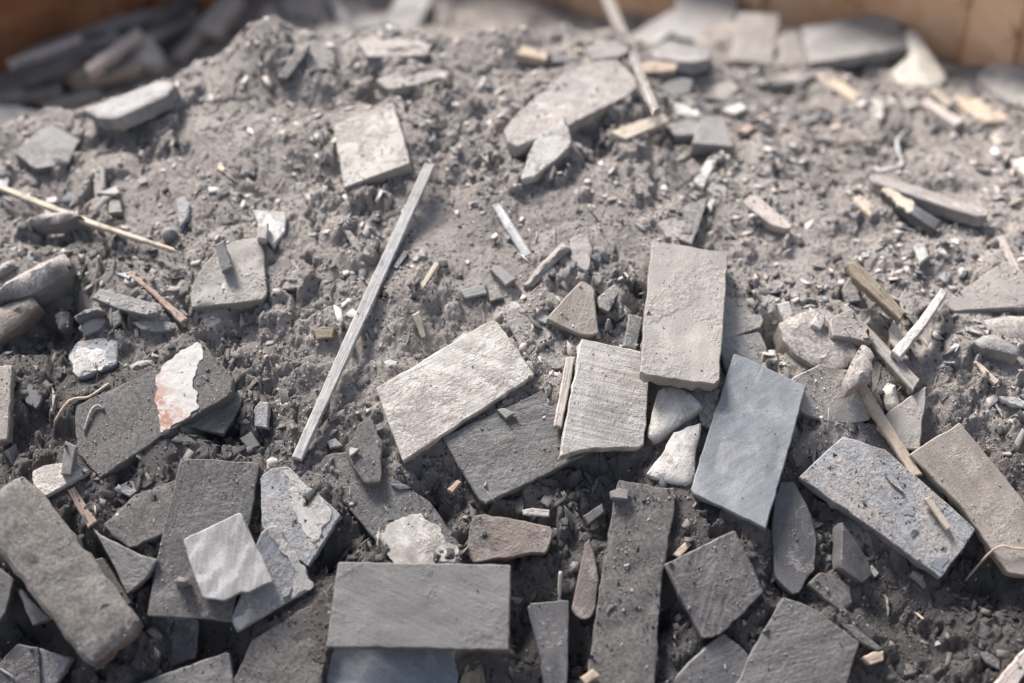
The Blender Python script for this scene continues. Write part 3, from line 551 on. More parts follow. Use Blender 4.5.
# ---- centre tiles
P('slate_tile', 'dark plank-like tile between swirled tile and ridged board', 'F', [(442,437),(505,408),(570,377),(590,408),(611,441),(545,475),(482,505)], 'darkd', .011, crumbs=.25, rough=.5)
P('slate_tile', 'pale tile with swirling marks in the centre', 'F', [(376,388),(436,352),(494.5,318),(515,346),(535,375),(470,417),(403,461)], 'swirl', .011, lift=.005, crumbs=.06, rough=.5)
P('slate_board', 'diagonal dusty board with a pale worn end above the smooth grey tile', 'F', [(317,469),(326,455),(350,450),(400,482),(430,502),(461,546),(458,566),(400,570),(352,512)], 'dusty', .011, lift=-.001, crumbs=.7,
  parts=[('worn_end', [(372,532),(398,520),(421,513),(440,527),(459,549),(456,563),(399,566),(388,556)], 'swirl', .0005)])
P('slate_shard', 'dust-covered shard lying on the diagonal board', 'F', [(345,446),(360,422),(372,418),(382,440),(381,482),(364,483),(352,465)], 'crust', .009, disp=1.6, rough=1.0)
P('wooden_board', 'ridged pale grey board with a ragged lower edge', 'R11', [(276,62),(400,88),(516,114),(504,280),(491,434),(420,436),(330,436),(270,446),(205,466),(240,260)], 'ridged', .008, lift=.003, crumbs=.08, rough=.6)
P('wooden_stick', 'pinkish wooden strip along the left of the ridged board', 'R11', [(226,126),(258,124),(235,245),(211,366),(184,361)], 'pink', .006, lift=.010, crumbs=.02, free=True)
P('stone_shard', 'rounded pale triangular stone below the tall tile', 'R11', [(540,236),(572,226),(610,222),(655,252),(693,290),(610,352),(545,402),(520,410),(500,396),(515,320)], 'pale', .010, lift=.004, dome=.002, crumbs=.05, bev=1.4)
P('stone_shard', 'pale quarter-shaped stone left of the blue-grey tile', 'R11', [(494,532),(530,482),(562,440),(566,425),(592,382),(640,362),(688,349),(680,400),(668,440),(664,520),(650,567),(570,552)], 'pale', .010, lift=.004, dome=.001, crumbs=.05, bev=1.2)
P('slate_tile', 'tall sandy grey tile standing in the centre right', 'F', [(652,240),(690,246),(728,253),(724,318),(719.5,385),(680,380),(640,374),(645,310)], 'tall', .013, lift=.009, crumbs=.08, rough=.5)
P('slate_shard', 'dark leaf-shaped slate below the blue-grey tile', 'R16', [(164,150),(170,60),(192,-5),(242,-5),(300,110),(318,200),(310,296),(246,389),(205,355),(177,318)], 'dark', .009, lift=.001, crumbs=.1, rough=.5)
P('slate_tile', 'smooth blue-grey tile with cloudy pale patches', 'F', [(734,353),(770,369),(806,386),(787,456),(766,529),(728,510),(690,492),(711,424)], 'blue', .009, lift=.008, crumbs=.03, rough=.5)
# ---- right foreground
P('slate_board', 'thin board edge under the dusty blue tile', 'R16', [(420,132),(450,128),(600,362),(565,360)], 'rustb', .008, lift=-.004)
P('slate_chip', 'small dark block with a pale left side', 'R16', [(403,132),(450,196),(497,270),(507,314),(472,342),(400,292)], 'dark', .014, tilt=(4,14), lift=.006, crumbs=.05)
P('slate_shard', 'dusty block in front of the leaf-shaped slate', 'R16', [(286,344),(330,304),(380,320),(432,350),(440,410),(402,444)], 'crust', .013, lift=.002, disp=1.3, rough=1.0)
P('slate_tile', 'sandy brown slab at the right edge', 'F', [(909,454),(934,438),(960,422),(998,468),(1045,528),(1045,580),(1008,573),(992,550),(960,505)], 'brown', .013, lift=.010, crumbs=.05, rough=.5)
P('slate_shard', 'triangular slate with a rough face right of the wooden lath', 'R12', [(520,370),(556,318),(625,266),(692,224),(690,270),(676,360),(671,440),(622,442)], 'tall', .009, lift=.008, crumbs=.1)
P('slate_tile', 'broad dusty blue tile at the lower right', 'F', [(799,477),(822,455),(843,436),(885,449),(930,488),(976,529),(960,553),(941,578),(870,527)], 'blued', .012, lift=.008, crumbs=.6, rough=.5,
  parts=[('bare_corner', [(928,556),(949,557),(941.3,576.5)], 'blue', .0004), ('bare_patch', [(902,512),(914,507),(916,518)], 'blue', .0004)])
P('wooden_stick', 'tan wooden lath lying across the dusty blue tile', 'F', [(850,374),(858,370),(890,422),(923,474),(912,477),(880,426)], 'tan', .006, lift=.010, crumbs=.02, free=True)
P('wooden_stick', 'short white stick lying on the dusty blue tile', 'F', [(924.5,499),(930,496.5),(951.5,527),(946.5,530)], 'wood', .004, lift=.001, crumbs=0)
P('slate_board', 'dusty bar crossing the bottom right corner', 'R16', [(900,720),(960,640),(1024,568),(1060,540),(1060,600),(985,720)], 'pink', .010, lift=.008)
P('slate_board', 'dust-caked slab at the lower right edge', 'R16', [(756,492),(830,470),(905,480),(960,540),(1012,592),(946,604),(880,560)], 'crust', .008, bury=True, sink=.2, disp=1.3, rough=1.0)
P('slate_shard', 'grey splinter below the dust-caked slab', 'R16', [(862,572),(900,575),(948,605),(942,640),(895,615)], 'mid', .008)
P('slate_tile', 'big dark grained slab at the bottom right of centre', 'F', [(728,700),(755,645),(783,597),(802,603),(820,612),(840,628),(860,642),(842,700)], 'darkd', .011, lift=.004, crumbs=.3)
P('slate_chip', 'thin arched flake beside the big dark grained slab', 'R16', [(394,476),(440,484),(500,530),(544,566),(522,574),(460,540)], 'mid', .004, lift=.005)
P('wood_splinter', 'small pale wooden block under the arched flake', 'R16', [(468,598),(510,576),(546,572),(546,606),(500,622)], 'tan', .008)
# ---- bottom centre
P('slate_tile', 'blue slab in the shade under the smooth grey tile', 'F', [(326,678),(334,640),(400,640),(462,645),(456,700),(328,700)], 'blue', .009, lift=-.010, crumbs=.1)
P('wood_splinter', 'yellowish rotten wood piece under the smooth grey tile', 'R14', [(715,680),(740,610),(790,600),(815,720),(730,720)], 'brownw', .010, lift=-.006)
P('slate_tile', 'smooth plain grey tile lying level at the bottom centre', 'F', [(338,562),(424,563),(511,565),(510,608),(509,650),(415,648),(326,647),(332,604)], 'plain', .010, lift=.020, crumbs=.01, rough=.5)
P('slate_tile', 'dark narrow slab at the bottom edge right of the smooth tile', 'R15', [(90,412),(160,405),(236,400),(234,560),(230,720),(152,720),(140,620)], 'dark', .010, lift=.002, crumbs=.1)
P('slate_board', 'dark brown split block above the smooth grey tile', 'R14', [(748,160),(762,112),(800,106),(910,126),(1040,152),(1012,240),(960,238),(900,252),(820,262),(762,274),(738,232)], 'rustb', .014, lift=.004, crumbs=.3, disp=1.0, rough=.8)
P('slate_shard', 'pointed brown shard left of the crusted long board', 'R15', [(244,432),(268,310),(290,208),(305,188),(325,260),(337,330),(326,440),(300,468),(264,462)], 'rustb', .009, lift=.004, crumbs=.1)
P('slate_board', 'long upright board caked in dust at the bottom centre', 'R15', [(392,40),(405,-12),(500,5),(600,16),(592,120),(552,330),(540,500),(525,720),(290,720),(312,560),(345,330),(372,170)], 'crust', .012, lift=.004, crumbs=1.0, disp=1.4, rough=1.0)
P('slate_tile', 'blackish square block with a brown left side at the bottom', 'R15', [(560,277),(640,238),(720,200),(802,160),(850,260),(902,370),(835,440),(762,510),(725,528),(690,531),(620,400)], 'darkd', .014, lift=.006, crumbs=.5, disp=.8)
P('slate_shard', 'dusty shard at the bottom edge below the blackish block', 'R15', [(560,705),(630,630),(700,562),(762,512),(810,550),(852,590),(822,660),(790,720),(560,720)], 'mid', .009, lift=.001, crumbs=.4)
P('wood_splinter', 'small orange-tan wood stub at the bottom edge', 'R15', [(272,664),(318,634),(342,658),(292,690)], 'tan', .008, lift=.002, crumbs=0)
P('wood_splinter', 'short tan stub beside the crusted long board', 'R15', [(588,244),(640,194),(654,210),(612,254)], 'tan', .006, lift=.004, crumbs=0)
P('slate_chip', 'black angular chunk in the hollow below the dark plank-like tile', 'R15', [(284,112),(350,68),(357,100),(302,142)], 'dark', .010, lift=.003)
P('slate_chip', 'pale flake in the hollow under the dark plank-like tile', 'R15', [(74,92),(110,84),(170,92),(168,114),(80,108)], 'pale', .004, lift=.003, crumbs=0)
P('slate_chip', 'grey chip on the top end of the crusted long board', 'R11', [(374,584),(410,572),(442,582),(436,612),(380,606)], 'plain', .006, crumbs=0)
P('slate_chip', 'small bluish chip on the upper edge of the dark plank-like tile', 'R10', [(842,306),(868,300),(906,318),(872,338)], 'plain', .003, crumbs=0)
P('slate_chip', 'pink-grey chip on the dust left of the swirled tile', 'R10', [(262,412),(290,402),(316,428),(272,438)], 'pale', .005)
P('slate_chip', 'tan-grey pebble left of the diagonal board', 'R10', [(54,478),(75,464),(98,474),(88,510),(56,508)], 'pale', .008, dome=.002)
P('slate_chip', 'white flake on the dust above the swirled tile', 'R10', [(452,142),(480,134),(504,142),(500,156),(462,154)], 'white', .003, crumbs=0)
P('wood_splinter', 'reddish stub in the hollow left of the dark plank-like tile', 'R10', [(672,578),(708,544),(722,552),(690,588)], 'copper', .006, crumbs=0)
P('slate_chip', 'grey pebble lying on the large flat grey slab', 'R13', [(594,335),(612,318),(642,326),(652,346),(620,356)], 'plain', .007, dome=.002, crumbs=0)
P('slate_chip', 'small light pebble left of the pointed brown shard', 'R15', [(236,282),(250,266),(270,270),(268,300),(242,302)], 'plain', .007, dome=.002, crumbs=0)
P('slate_chip', 'small pale block by the dark block with pale side', 'R16', [(490,290),(506,280),(530,306),(516,322)], 'white', .006, crumbs=0)

# ------------------------------------------------------------------ the heap as one sheet
def axis(lo, f0, f1, hi, fine, coarse):
    out = [f0 + fine * i for i in range(int((f1 - f0) / fine) + 1)]
    s = fine; v = out[-1]; r = []
    while v < hi:
        s = min(coarse, s * 1.06); v += s; r.append(min(v, hi))
    s = fine; v = out[0]; l = []
    while v > lo:
        s = min(coarse, s * 1.06); v -= s; l.append(max(v, lo))
    return np.array(l[::-1] + out + r)
gx = axis(-0.86, -0.43, 0.43, 0.86, 0.00105, 0.012)
gy = axis(-0.62, -0.23, 0.30, 0.76, 0.00105, 0.008)
X, Y = np.meshgrid(gx, gy); NX, NY = len(gx), len(gy)
Z = S(X, Y)
near = 1.0
rough_m = 0.45 + 1.0 * sstep(-0.15, 0.25, fbm(X * 6, Y * 6, 31, 3))
Z += rough_m * (0.0095 * fbm(X * 24, Y * 24, 40, 3) + 0.0014 * fbm(X * 120, Y * 120, 50, 3, .65) + 0.0011 * fbm(X * 400, Y * 400, 60, 2, .8))
# small ridges where the dust slid and cracked
rid = 1 - np.abs(fbm(X * 38, Y * 38, 70, 3)) * 2.6
Z -= 0.0035 * sstep(0.72, 1.0, rid) * sstep(0.0, 0.25, fbm(X * 9, Y * 9, 77, 2))
# clods
def bump_at(cx, cy, r, h, e, ang):
    i0, i1 = np.searchsorted(gx, (cx - 1.6 * r, cx + 1.6 * r)); j0, j1 = np.searchsorted(gy, (cy - 1.6 * r, cy + 1.6 * r))
    if i1 - i0 < 2 or j1 - j0 < 2: return
    dx = X[j0:j1, i0:i1] - cx; dy = Y[j0:j1, i0:i1] - cy
    u = (dx * math.cos(ang) + dy * math.sin(ang)) / r; v = (-dx * math.sin(ang) + dy * math.cos(ang)) / (r * e)
    q = np.sqrt(u * u + v * v) + 0.55 * gnoise(dx / r * 1.8 + cx * 100, dy / r * 1.8 + cy * 100, 3)
    Z[j0:j1, i0:i1] += h * np.sqrt(np.clip(1 - q * q, 0, 1))
for i in range(1500):
    cx = rng.uniform(-.44, .44); cy = rng.uniform(-.24, .42); r = 0.0016 + 0.0085 * rng.random() ** 4.5
    if gnoise(np.array(cx * 11), np.array(cy * 11), 88) < rng.uniform(-.45, .25): continue
    bump_at(cx, cy, r, r * rng.uniform(.2, .6), rng.uniform(.5, 1), rng.uniform(0, 3.1))
# hollows between the pieces
HOL = []
for hx, hy, hr, hd in [(435, 492, 28, .022), (520, 535, 30, .012), (600, 500, 40, .014), (655, 600, 24, .022), (580, 640, 26, .02), (200, 648, 40, .03), (40, 625, 45, .032), (110, 570, 22, .018),
                       (790, 580, 26, .016), (825, 500, 30, .014), (990, 570, 30, .014), (60, 320, 30, .018), (55, 222, 26, .012), (775, 340, 16, .014), (600, 300, 14, .010), (590, 135, 25, .012),
                       (330, 545, 20, .018), (880, 350, 22, .010), (720, 650, 14, .012), (515, 620, 25, .018), (215, 425, 26, .010), (130, 505, 18, .010), (700, 60, 20, .01), (655, 130, 12, .008)]:
    p = hit([(hx, hy)])[0]; HOL.append(p[:2]); r = hr / FPX * np.linalg.norm(p - CAM)
    Z -= 1.35 * hd * np.exp(-(((X - p[0]) / r) ** 2 + ((Y - p[1]) / (r * 1.1)) ** 2))
HOL = np.array(HOL)
# the dust lies under the pieces, not through them, and has drifted against and over the edges of the dusty ones
def sdist(Pq, xs, ys):
    d = np.full(xs.shape, 9.0); n = len(Pq)
    for i in range(n):
        ax, ay = Pq[i][:2]; bx, by = Pq[(i + 1) % n][:2]; ux, uy = bx - ax, by - ay
        f = np.clip(((xs - ax) * ux + (ys - ay) * uy) / (ux * ux + uy * uy + 1e-12), 0, 1)
        d = np.minimum(d, np.hypot(xs - ax - f * ux, ys - ay - f * uy))
    return np.where(inpoly(Pq, xs, ys), -d, d)
B0 = S(X, Y); Z0 = Z.copy()
for qi, q in enumerate(PIECES):
    bb = q['bb']; mg = .016; i0, i1 = np.searchsorted(gx, (bb[0] - mg, bb[1] + mg)); j0, j1 = np.searchsorted(gy, (bb[2] - mg, bb[3] + mg))
    if i1 <= i0 or j1 <= j0: continue
    xs = X[j0:j1, i0:i1]; ys = Y[j0:j1, i0:i1]; sd = sdist(q['P'], xs, ys); k = sd < 0
    tv = q['t'] * math.sqrt(1 + q['a'] ** 2 + q['b'] ** 2)
    top = q['a'] * xs + q['b'] * ys + q['c']; zz = Z[j0:j1, i0:i1]
    lim = top - 0.6 * tv - 0.006 * np.abs(fbm(xs * 110, ys * 110, 93, 3, .65))
    zz = np.where(k, np.minimum(zz, lim), zz)
    size = min(bb[1] - bb[0], bb[3] - bb[2])
    if (q['bury'] or q['crumbs'] >= .25) and size > .012:
        bias = .20 if q['bury'] else (.08 if q['crumbs'] >= .5 else -.14)
        yc = (bb[2] + bb[3]) / 2; up = np.clip((ys - yc) / ((bb[3] - bb[2]) / 2 + 1e-6), -1, 1)
        cov = fbm(xs * 38 + qi * 3.3, ys * 38, 91, 4, .6) * 1.3 + .36 * up + bias
        h = top + .0055 * np.clip(cov, 0, .6) + .0008 * fbm(xs * 160, ys * 160, 95, 3, .7) - np.clip(sd, 0, 1) * .62 - np.clip(-sd - (.020 if q['bury'] else .006), 0, 1) * .55
        wt = sstep(-.1, .22, cov); cap = np.minimum(B0[j0:j1, i0:i1] + .0075, Z0[j0:j1, i0:i1] + .008)
        zz = np.maximum(zz, np.where(wt > 0, np.minimum(h, cap) - (1 - wt) * .009, -9))
    Z[j0:j1, i0:i1] = zz
def terr(x, y):
    i = np.clip(np.searchsorted(gx, x) - 1, 0, NX - 2); j = np.clip(np.searchsorted(gy, y) - 1, 0, NY - 2)
    u = (x - gx[i]) / (gx[i + 1] - gx[i]); v = (y - gy[j]) / (gy[j + 1] - gy[j])
    return (Z[j, i] * (1 - u) + Z[j, i + 1] * u) * (1 - v) + (Z[j + 1, i] * (1 - u) + Z[j + 1, i + 1] * u) * v

def fast_mesh(name, co, tri=None, quad=None):
    me = bpy.data.meshes.new(name); f = tri if tri is not None else quad; k = f.shape[1]
    me.vertices.add(len(co)); me.vertices.foreach_set('co', np.asarray(co, np.float32).ravel())
    me.loops.add(f.size); me.loops.foreach_set('vertex_index', f.astype(np.int32).ravel())
    me.polygons.add(len(f)); me.polygons.foreach_set('loop_start', np.arange(0, f.size, k, dtype=np.int32)); me.polygons.foreach_set('loop_total', np.full(len(f), k, np.int32))
    me.update(calc_edges=True); return me
def link(name, me, mat, parent=None):
    o = bpy.data.objects.new(name, me); C.objects.link(o)
    if mat is not None and not me.materials: me.materials.append(M[mat])
    if parent is not None: o.parent = parent
    return o
def tag(o, label=None, cat=None, group=None, kind=None):
    if label: o['label'] = label
    if cat: o['category'] = cat
    if group: o['group'] = group
    if kind: o['kind'] = kind
    return o
idx = np.arange(NX * NY).reshape(NY, NX)
quad = np.stack([idx[:-1, :-1], idx[:-1, 1:], idx[1:, 1:], idx[1:, :-1]], -1).reshape(-1, 4)
WALLS = [(-.85, .214), (-.10, .72), (.82, .07), (.64, -.60), (-.64, -.60)]      # the container's plan, clockwise
fcx = X.ravel()[quad].mean(1); fcy = Y.ravel()[quad].mean(1); quad = quad[inpoly(WALLS, fcx, fcy)]
me = fast_mesh('dust_mound', np.stack([X.ravel(), Y.ravel(), Z.ravel()], 1), quad=quad)
me.polygons.foreach_set('use_smooth', np.ones(len(me.polygons), bool))
tag(link('dust_mound', me, 'dustbed'), 'heap of grey-brown ash dust filling the container', 'dust heap', kind='structure')

# ------------------------------------------------------------------ the rusty container and the yard
def boxes(name, bs, mat, parent, bev=0.004):
    import bmesh
    bm = bmesh.new()
    for (x0, x1, y0, y1, z0, z1) in bs:
        m = Matrix.Translation(((x0 + x1) / 2, (y0 + y1) / 2, (z0 + z1) / 2)) @ Matrix.Diagonal((x1 - x0, y1 - y0, z1 - z0, 1))
        bmesh.ops.create_cube(bm, size=1, matrix=m)
    bmesh.ops.bevel(bm, geom=bm.edges[:], offset=bev, segments=2, affect='EDGES', profile=.5)
    me = bpy.data.meshes.new(name); bm.to_mesh(me); bm.free()
    return link(name, me, mat, parent)
sk = bpy.data.objects.new('steel_container', None); C.objects.link(sk); sk.location = (0, 0, -0.8)
tag(sk, 'rusty orange steel container holding the heap', 'container')
def panel(name, ends, b, mat='rust'):
    """a box in a frame that runs along one wall: x along it, y outwards, z up from the yard"""
    (ax, ay), (bx, by) = ends; L = math.hypot(bx - ax, by - ay); x0, x1, y0, y1, z0, z1 = b
    o = boxes(name, [(x0, L + x1 if x1 <= 0 else x1, y0, y1, z0 + .8, z1 + .8)], mat, sk)
    o.location = (ax, ay, 0); o.rotation_euler = (0, 0, math.atan2(by - ay, bx - ax)); return o
for wi in range(len(WALLS)):
    e = (WALLS[wi], WALLS[(wi + 1) % len(WALLS)]); L = math.hypot(e[1][0] - e[0][0], e[1][1] - e[0][1])
    top = (.12, .13, .0, -.2, .0)[wi]; wm = 'litrust' if wi == 1 else 'rust'  # sunlight on the right back wall is put into its paler ochre rust
    panel('side_wall', e, (.001, -.001, 0, .010, -.78, top), wm); panel('rim', e, (-.012, -.013, -.016, .036, top + .001, top + .035))
    x = .13
    while x < L - .05:
        panel('wall_rib', e, (x, x + .045, -.007, -.001, -.5, top - .001), wm); x += .235
me = bpy.data.meshes.new('floor'); me.from_pydata([(x, y, .02) for x, y in WALLS], [], [tuple(range(len(WALLS)))]); link('floor', me, 'rust', sk)
g = 60
me = bpy.data.meshes.new('yard'); me.from_pydata([(-g, -g, -.8), (g, -g, -.8), (g, g, -.8), (-g, g, -.8)], [], [(0, 1, 2, 3)])
tag(link('yard', me, 'yard'), 'bare concrete yard around the container', 'ground', kind='structure')

# ------------------------------------------------------------------ building a piece
def densify(poly, step, amp, seed):
    cut = []; n = len(poly); ss = np.ptp(poly, 0).min()
    for i in range(n):                       # broken-off corners
        a, p, b = poly[i - 1], poly[i], poly[(i + 1) % n]; u = a - p; v = b - p; lu = np.linalg.norm(u); lv = np.linalg.norm(v)
        cosang = (u @ v) / (lu * lv + 1e-12)
        if cosang > -.8 and ss > .012:
            c1, c2 = rng.uniform(.0006,   .0040 if rng.random() < .25 else .0011, 2); cut += [p + u / lu * min(c1, lu * .3), p + v / lv * min(c2, lv * .3)]
        else: cut.append(p)
    poly = np.array(cut)
    out = []; n = len(poly)
    for i in range(n):
        a = poly[i]; b = poly[(i + 1) % n]; L = np.linalg.norm(b - a); k = max(1, int(L / step))
        nr = np.array([b[1] - a[1], -(b[0] - a[0])]) / max(L, 1e-9)
        for j in range(k):
            f = j / k; p = a + (b - a) * f
            w = min(1.0, 4 * f * (1 - f) + .25)
            d = fbm(p[0] * 130 + seed, p[1] * 130 - seed, 7, 3, .6) + 1.6 * max(0.0, float(gnoise(p[0] * 60 + seed, p[1] * 60, 4)) - .28) * -2.2
            out.append(p + nr * float(d) * amp * w)
    return np.array(out)
def plate_mesh(name, poly, t, seed, amp, bev, dome, disp, step, thin=False):
    """an irregular plate: poly = outline of the upper face in its own plane (x, y), z = 0 at the top"""
    A = 0.5 * np.sum(poly[:, 0] * np.roll(poly[:, 1], -1) - np.roll(poly[:, 0], -1) * poly[:, 1])
    if A < 0: poly = poly[::-1]
    o = densify(poly, step, amp, seed)
    n = len(o); pv = np.roll(o, 1, 0); nx = np.roll(o, -1, 0); tg = nx - pv; tg /= np.linalg.norm(tg, axis=1)[:, None] + 1e-12
    inn = np.stack([-tg[:, 1], tg[:, 0]], 1)
    top = o + inn * bev; lo, hi = o.min(0), o.max(0)
    xs = np.arange(lo[0], hi[0], step); ys = np.arange(lo[1], hi[1], step)
    ptx = []
    if len(xs) * len(ys):
        gx_, gy_ = np.meshgrid(xs, ys); gx_ = gx_.ravel() + rng.uniform(-.35, .35, gx_.size) * step; gy_ = gy_.ravel() + rng.uniform(-.35, .35, gy_.size) * step
        k = inpoly(top, gx_, gy_); ptx = np.stack([gx_[k], gy_[k]], 1)
    def edist(p):
        d = np.full(len(p), 9.0)
        for i in range(n):
            a = top[i]; b = top[(i + 1) % n]; ab = b - a; f = np.clip(((p - a) @ ab) / (ab @ ab + 1e-12), 0, 1)
            d = np.minimum(d, np.linalg.norm(p - a - f[:, None] * ab, axis=1))
        return d
    if len(ptx):
        d = edist(ptx); ptx = ptx[d > .45 * step]; d = d[d > .45 * step]
    allp = np.concatenate([top, ptx]) if len(ptx) else top
    vs, es, fs, ov, oe, of = delaunay_2d_cdt([Vector(p) for p in allp], [(i, (i + 1) % n) for i in range(n)], [], 1, 1e-7)
    V = np.array([tuple(v) for v in vs])
    R = max(1e-6, min(hi - lo) * .45)
    dd = edist(V); e = np.clip(dd / R, 0, 1)
    fa = np.clip(dd / .004, .15, 1)
    z = dome * (1 - (1 - e) ** 2) * (1 + .5 * fbm(V[:, 0] * 90 + seed, V[:, 1] * 90, 25, 2)) + disp * .0012 * fa * (fbm(V[:, 0] * 55 + seed, V[:, 1] * 55, 21, 3) + .8 * fbm(V[:, 0] * 240, V[:, 1] * 240 + seed, 23, 2, .7))
    co = [(p[0], p[1], zz) for p, zz in zip(V, z)]; faces = [list(f) for f in fs]
    mp = {}
    for i, orig in enumerate(ov):
        for q in orig:
            if q < n: mp[q] = i
    if len(mp) < n:
        for q in range(n):
            if q not in mp: mp[q] = int(np.argmin(np.linalg.norm(V - top[q], axis=1)))
    base = len(co)
    if thin: rings = [(o, -t)]
    else:
        j1 = rng.normal(0, .00025, (n, 1)); j2 = rng.normal(0, .0005, (n, 1))
        rings = [(o, -bev), (o + inn * (j1 + .0002 * amp), -t * .5), (o + inn * (j2 + .0006), -t)]
    for ring, zz in rings: co += [(p[0], p[1], zz) for p in ring]
    prev = [mp[i] for i in range(n)]
    for r in range(len(rings)):
        cur = [base + r * n + i for i in range(n)]
        for i in range(n):
            j = (i + 1) % n
            f = [prev[i], cur[i], cur[j], prev[j]]
            if prev[i] == prev[j]: f = [prev[i], cur[i], cur[j]]
            faces.append(f)
        prev = cur
    faces.append(prev[::-1])
    me = bpy.data.meshes.new(name); me.from_pydata(co, [], faces); me.validate(); me.update()
    me.polygons.foreach_set('use_smooth', np.ones(len(me.polygons), bool)); me.set_sharp_from_angle(angle=math.radians(38))
    return me
GROUPS = {'slate_tile': 'slate tiles in the heap', 'slate_board': 'slate boards in the heap', 'slate_shard': 'slate shards in the heap', 'slate_chip': 'chips lying on the heap',
          'stone_chip': 'chips lying on the heap', 'wooden_stick': 'sticks in the heap', 'wooden_board': 'boards in the heap', 'wood_splinter': 'splinters on the heap',
          'stone_lump': 'dusty stones in the heap', 'metal_strip': 'metal scraps on the heap', 'stone_shard': 'pale stone shards in the heap', 'stone_slab': 'thick slabs in the heap'}
for si, q in enumerate(PIECES):
    n = Vector((-q['a'], -q['b'], 1)).normalized(); Pw = [Vector(p) for p in q['P']]; k = len(Pw)
    cen = sum(Pw, Vector()) / k
    # long axis of the outline
    A_ = np.array([p[:] for p in Pw]) - np.array(cen[:]); u_, s_, vt = np.linalg.svd(A_); ex = Vector(vt[0]); ex = (ex - n * ex.dot(n)).normalized()
    if ex.x < 0: ex = -ex
    ey = n.cross(ex)
    mw = Matrix(((ex.x, ey.x, n.x, cen.x), (ex.y, ey.y, n.y, cen.y), (ex.z, ey.z, n.z, cen.z), (0, 0, 0, 1)))
    loc = np.array([((p - cen).dot(ex), (p - cen).dot(ey)) for p in Pw])
    size = np.ptp(loc, 0); small = min(size)
    far = cen.y > .2
    step = max(.0016, min(.0042, small / 5)) * (1.7 if far else 1)
    bev = min(q['bev'] * .001, small * .12)
    amp = q['rough'] * .0017 * min(1, small / .03 + .25)
    me = plate_mesh(q['name'], loc, q['t'], si * 3.7, amp, bev, q['dome'], q['disp'], step)
    o = link(q['name'], me, q['mat']); o.matrix_world = mw
    tag(o, q['label'], q['cat'], GROUPS.get(q['name']))
    q['obj'] = o
    for pn, pp, pm, ph in q['parts']:
        Qp = unproj(pp, q['a'], q['b'], q['c']); lp = np.array([((Vector(p) - cen).dot(ex), (Vector(p) - cen).dot(ey)) for p in Qp])
        lift = .0003 + q['disp'] * .0005
        c0 = lp.mean(0)
        pm_ = plate_mesh(pn, lp - c0, lift + .002, si * 2.1 + 5, 1.7 * .0017, .0003, 0, q['disp'] * .3, .0016)
        po = link(pn, pm_, pm, o); po.location = (c0[0], c0[1], lift)

# ------------------------------------------------------------------ twigs, wires and curls
def tube(name, label, cat, reg, pts, r, mat, lift, n=6):
    pp = px(reg, pts); b = hit(pp); xs, ys = b[:, 0], b[:, 1]
    z = np.maximum(terr(xs, ys), tops(xs, ys)) + r + np.asarray(lift)
    pts3 = [Vector((x, y, zz)) for x, y, zz in zip(xs, ys, z)]
    dense = []
    for i in range(len(pts3) - 1):
        p0 = pts3[max(0, i - 1)]; p1 = pts3[i]; p2 = pts3[i + 1]; p3 = pts3[min(len(pts3) - 1, i + 2)]
        for s in range(4):
            f = s / 4; dense.append(.5 * ((2 * p1) + (p2 - p0) * f + (2 * p0 - 5 * p1 + 4 * p2 - p3) * f * f + (3 * p1 - p0 - 3 * p2 + p3) * f ** 3))
    dense.append(pts3[-1]); c0 = dense[0].copy(); co = []; fa = []
    for i, p in enumerate(dense):
        d = (dense[min(i + 1, len(dense) - 1)] - dense[max(i - 1, 0)]).normalized(); u = d.cross(Vector((0, 0, 1))).normalized(); v = u.cross(d)
        rr = r * (1 + .25 * float(gnoise(np.array(i * .7), np.array(r * 999), 2)))
        for s in range(n):
            a = 2 * math.pi * s / n; co.append(tuple(p - c0 + (u * math.cos(a) + v * math.sin(a)) * rr))
    for i in range(len(dense) - 1):
        for s in range(n): fa.append((i * n + s, i * n + (s + 1) % n, (i + 1) * n + (s + 1) % n, (i + 1) * n + s))
    fa.append(tuple(range(n))[::-1]); fa.append(tuple((len(dense) - 1) * n + s for s in range(n)))
    me = bpy.data.meshes.new(name); me.from_pydata(co, [], fa); me.polygons.foreach_set('use_smooth', np.ones(len(me.polygons), bool))
    o = link(name, me, mat); o.location = c0; return tag(o, label, cat)
tube('metal_curl', 'curled pale metal strip above the dark bar at the right', 'metal curl', 'R4', [(518,566),(535,588),(570,596),(598,585),(606,560),(590,530),(588,500),(604,475),(622,460)], .0015, 'metal', [0,.001,.002,.003,.004,.005,.007,.008,.009])
tube('twig', 'thin dark twig on the dust at the upper right', 'twig', 'R4', [(368,508),(420,504),(470,494),(522,498)], .0011, 'brownw', [0,.001,.001,0])
tube('straw', 'thin curved tan straw on the left of the white-coated slab', 'straw', 'R9', [(192,368),(250,325),(310,290),(380,256)], .0010, 'tan', [0,.003,.003,.001])
tube('root', 'dark wavy root lying on the long dusty slab', 'root', 'R9', [(300,430),(315,385),(325,350),(345,338),(362,345)], .0011, 'grey', [0,.001,.001,.001,0])
tube('straw', 'fine pale straw on the right edge of the heap', 'straw', 'R16', [(830,298),(900,310),(960,318),(1015,312)], .0007, 'tan', [0,.002,.003,.002])
tube('straw', 'tiny upright white straw right of the smooth grey tile', 'straw', 'R15', [(204,402),(203,370),(206,340)], .0012, 'cream', [0,.004,.008])
tube('straw', 'fine straw hanging from the top of the dusty square tile', 'straw', 'R16', [(655,440),(660,470),(672,500)], .0007, 'tan', [0,.002,.001])

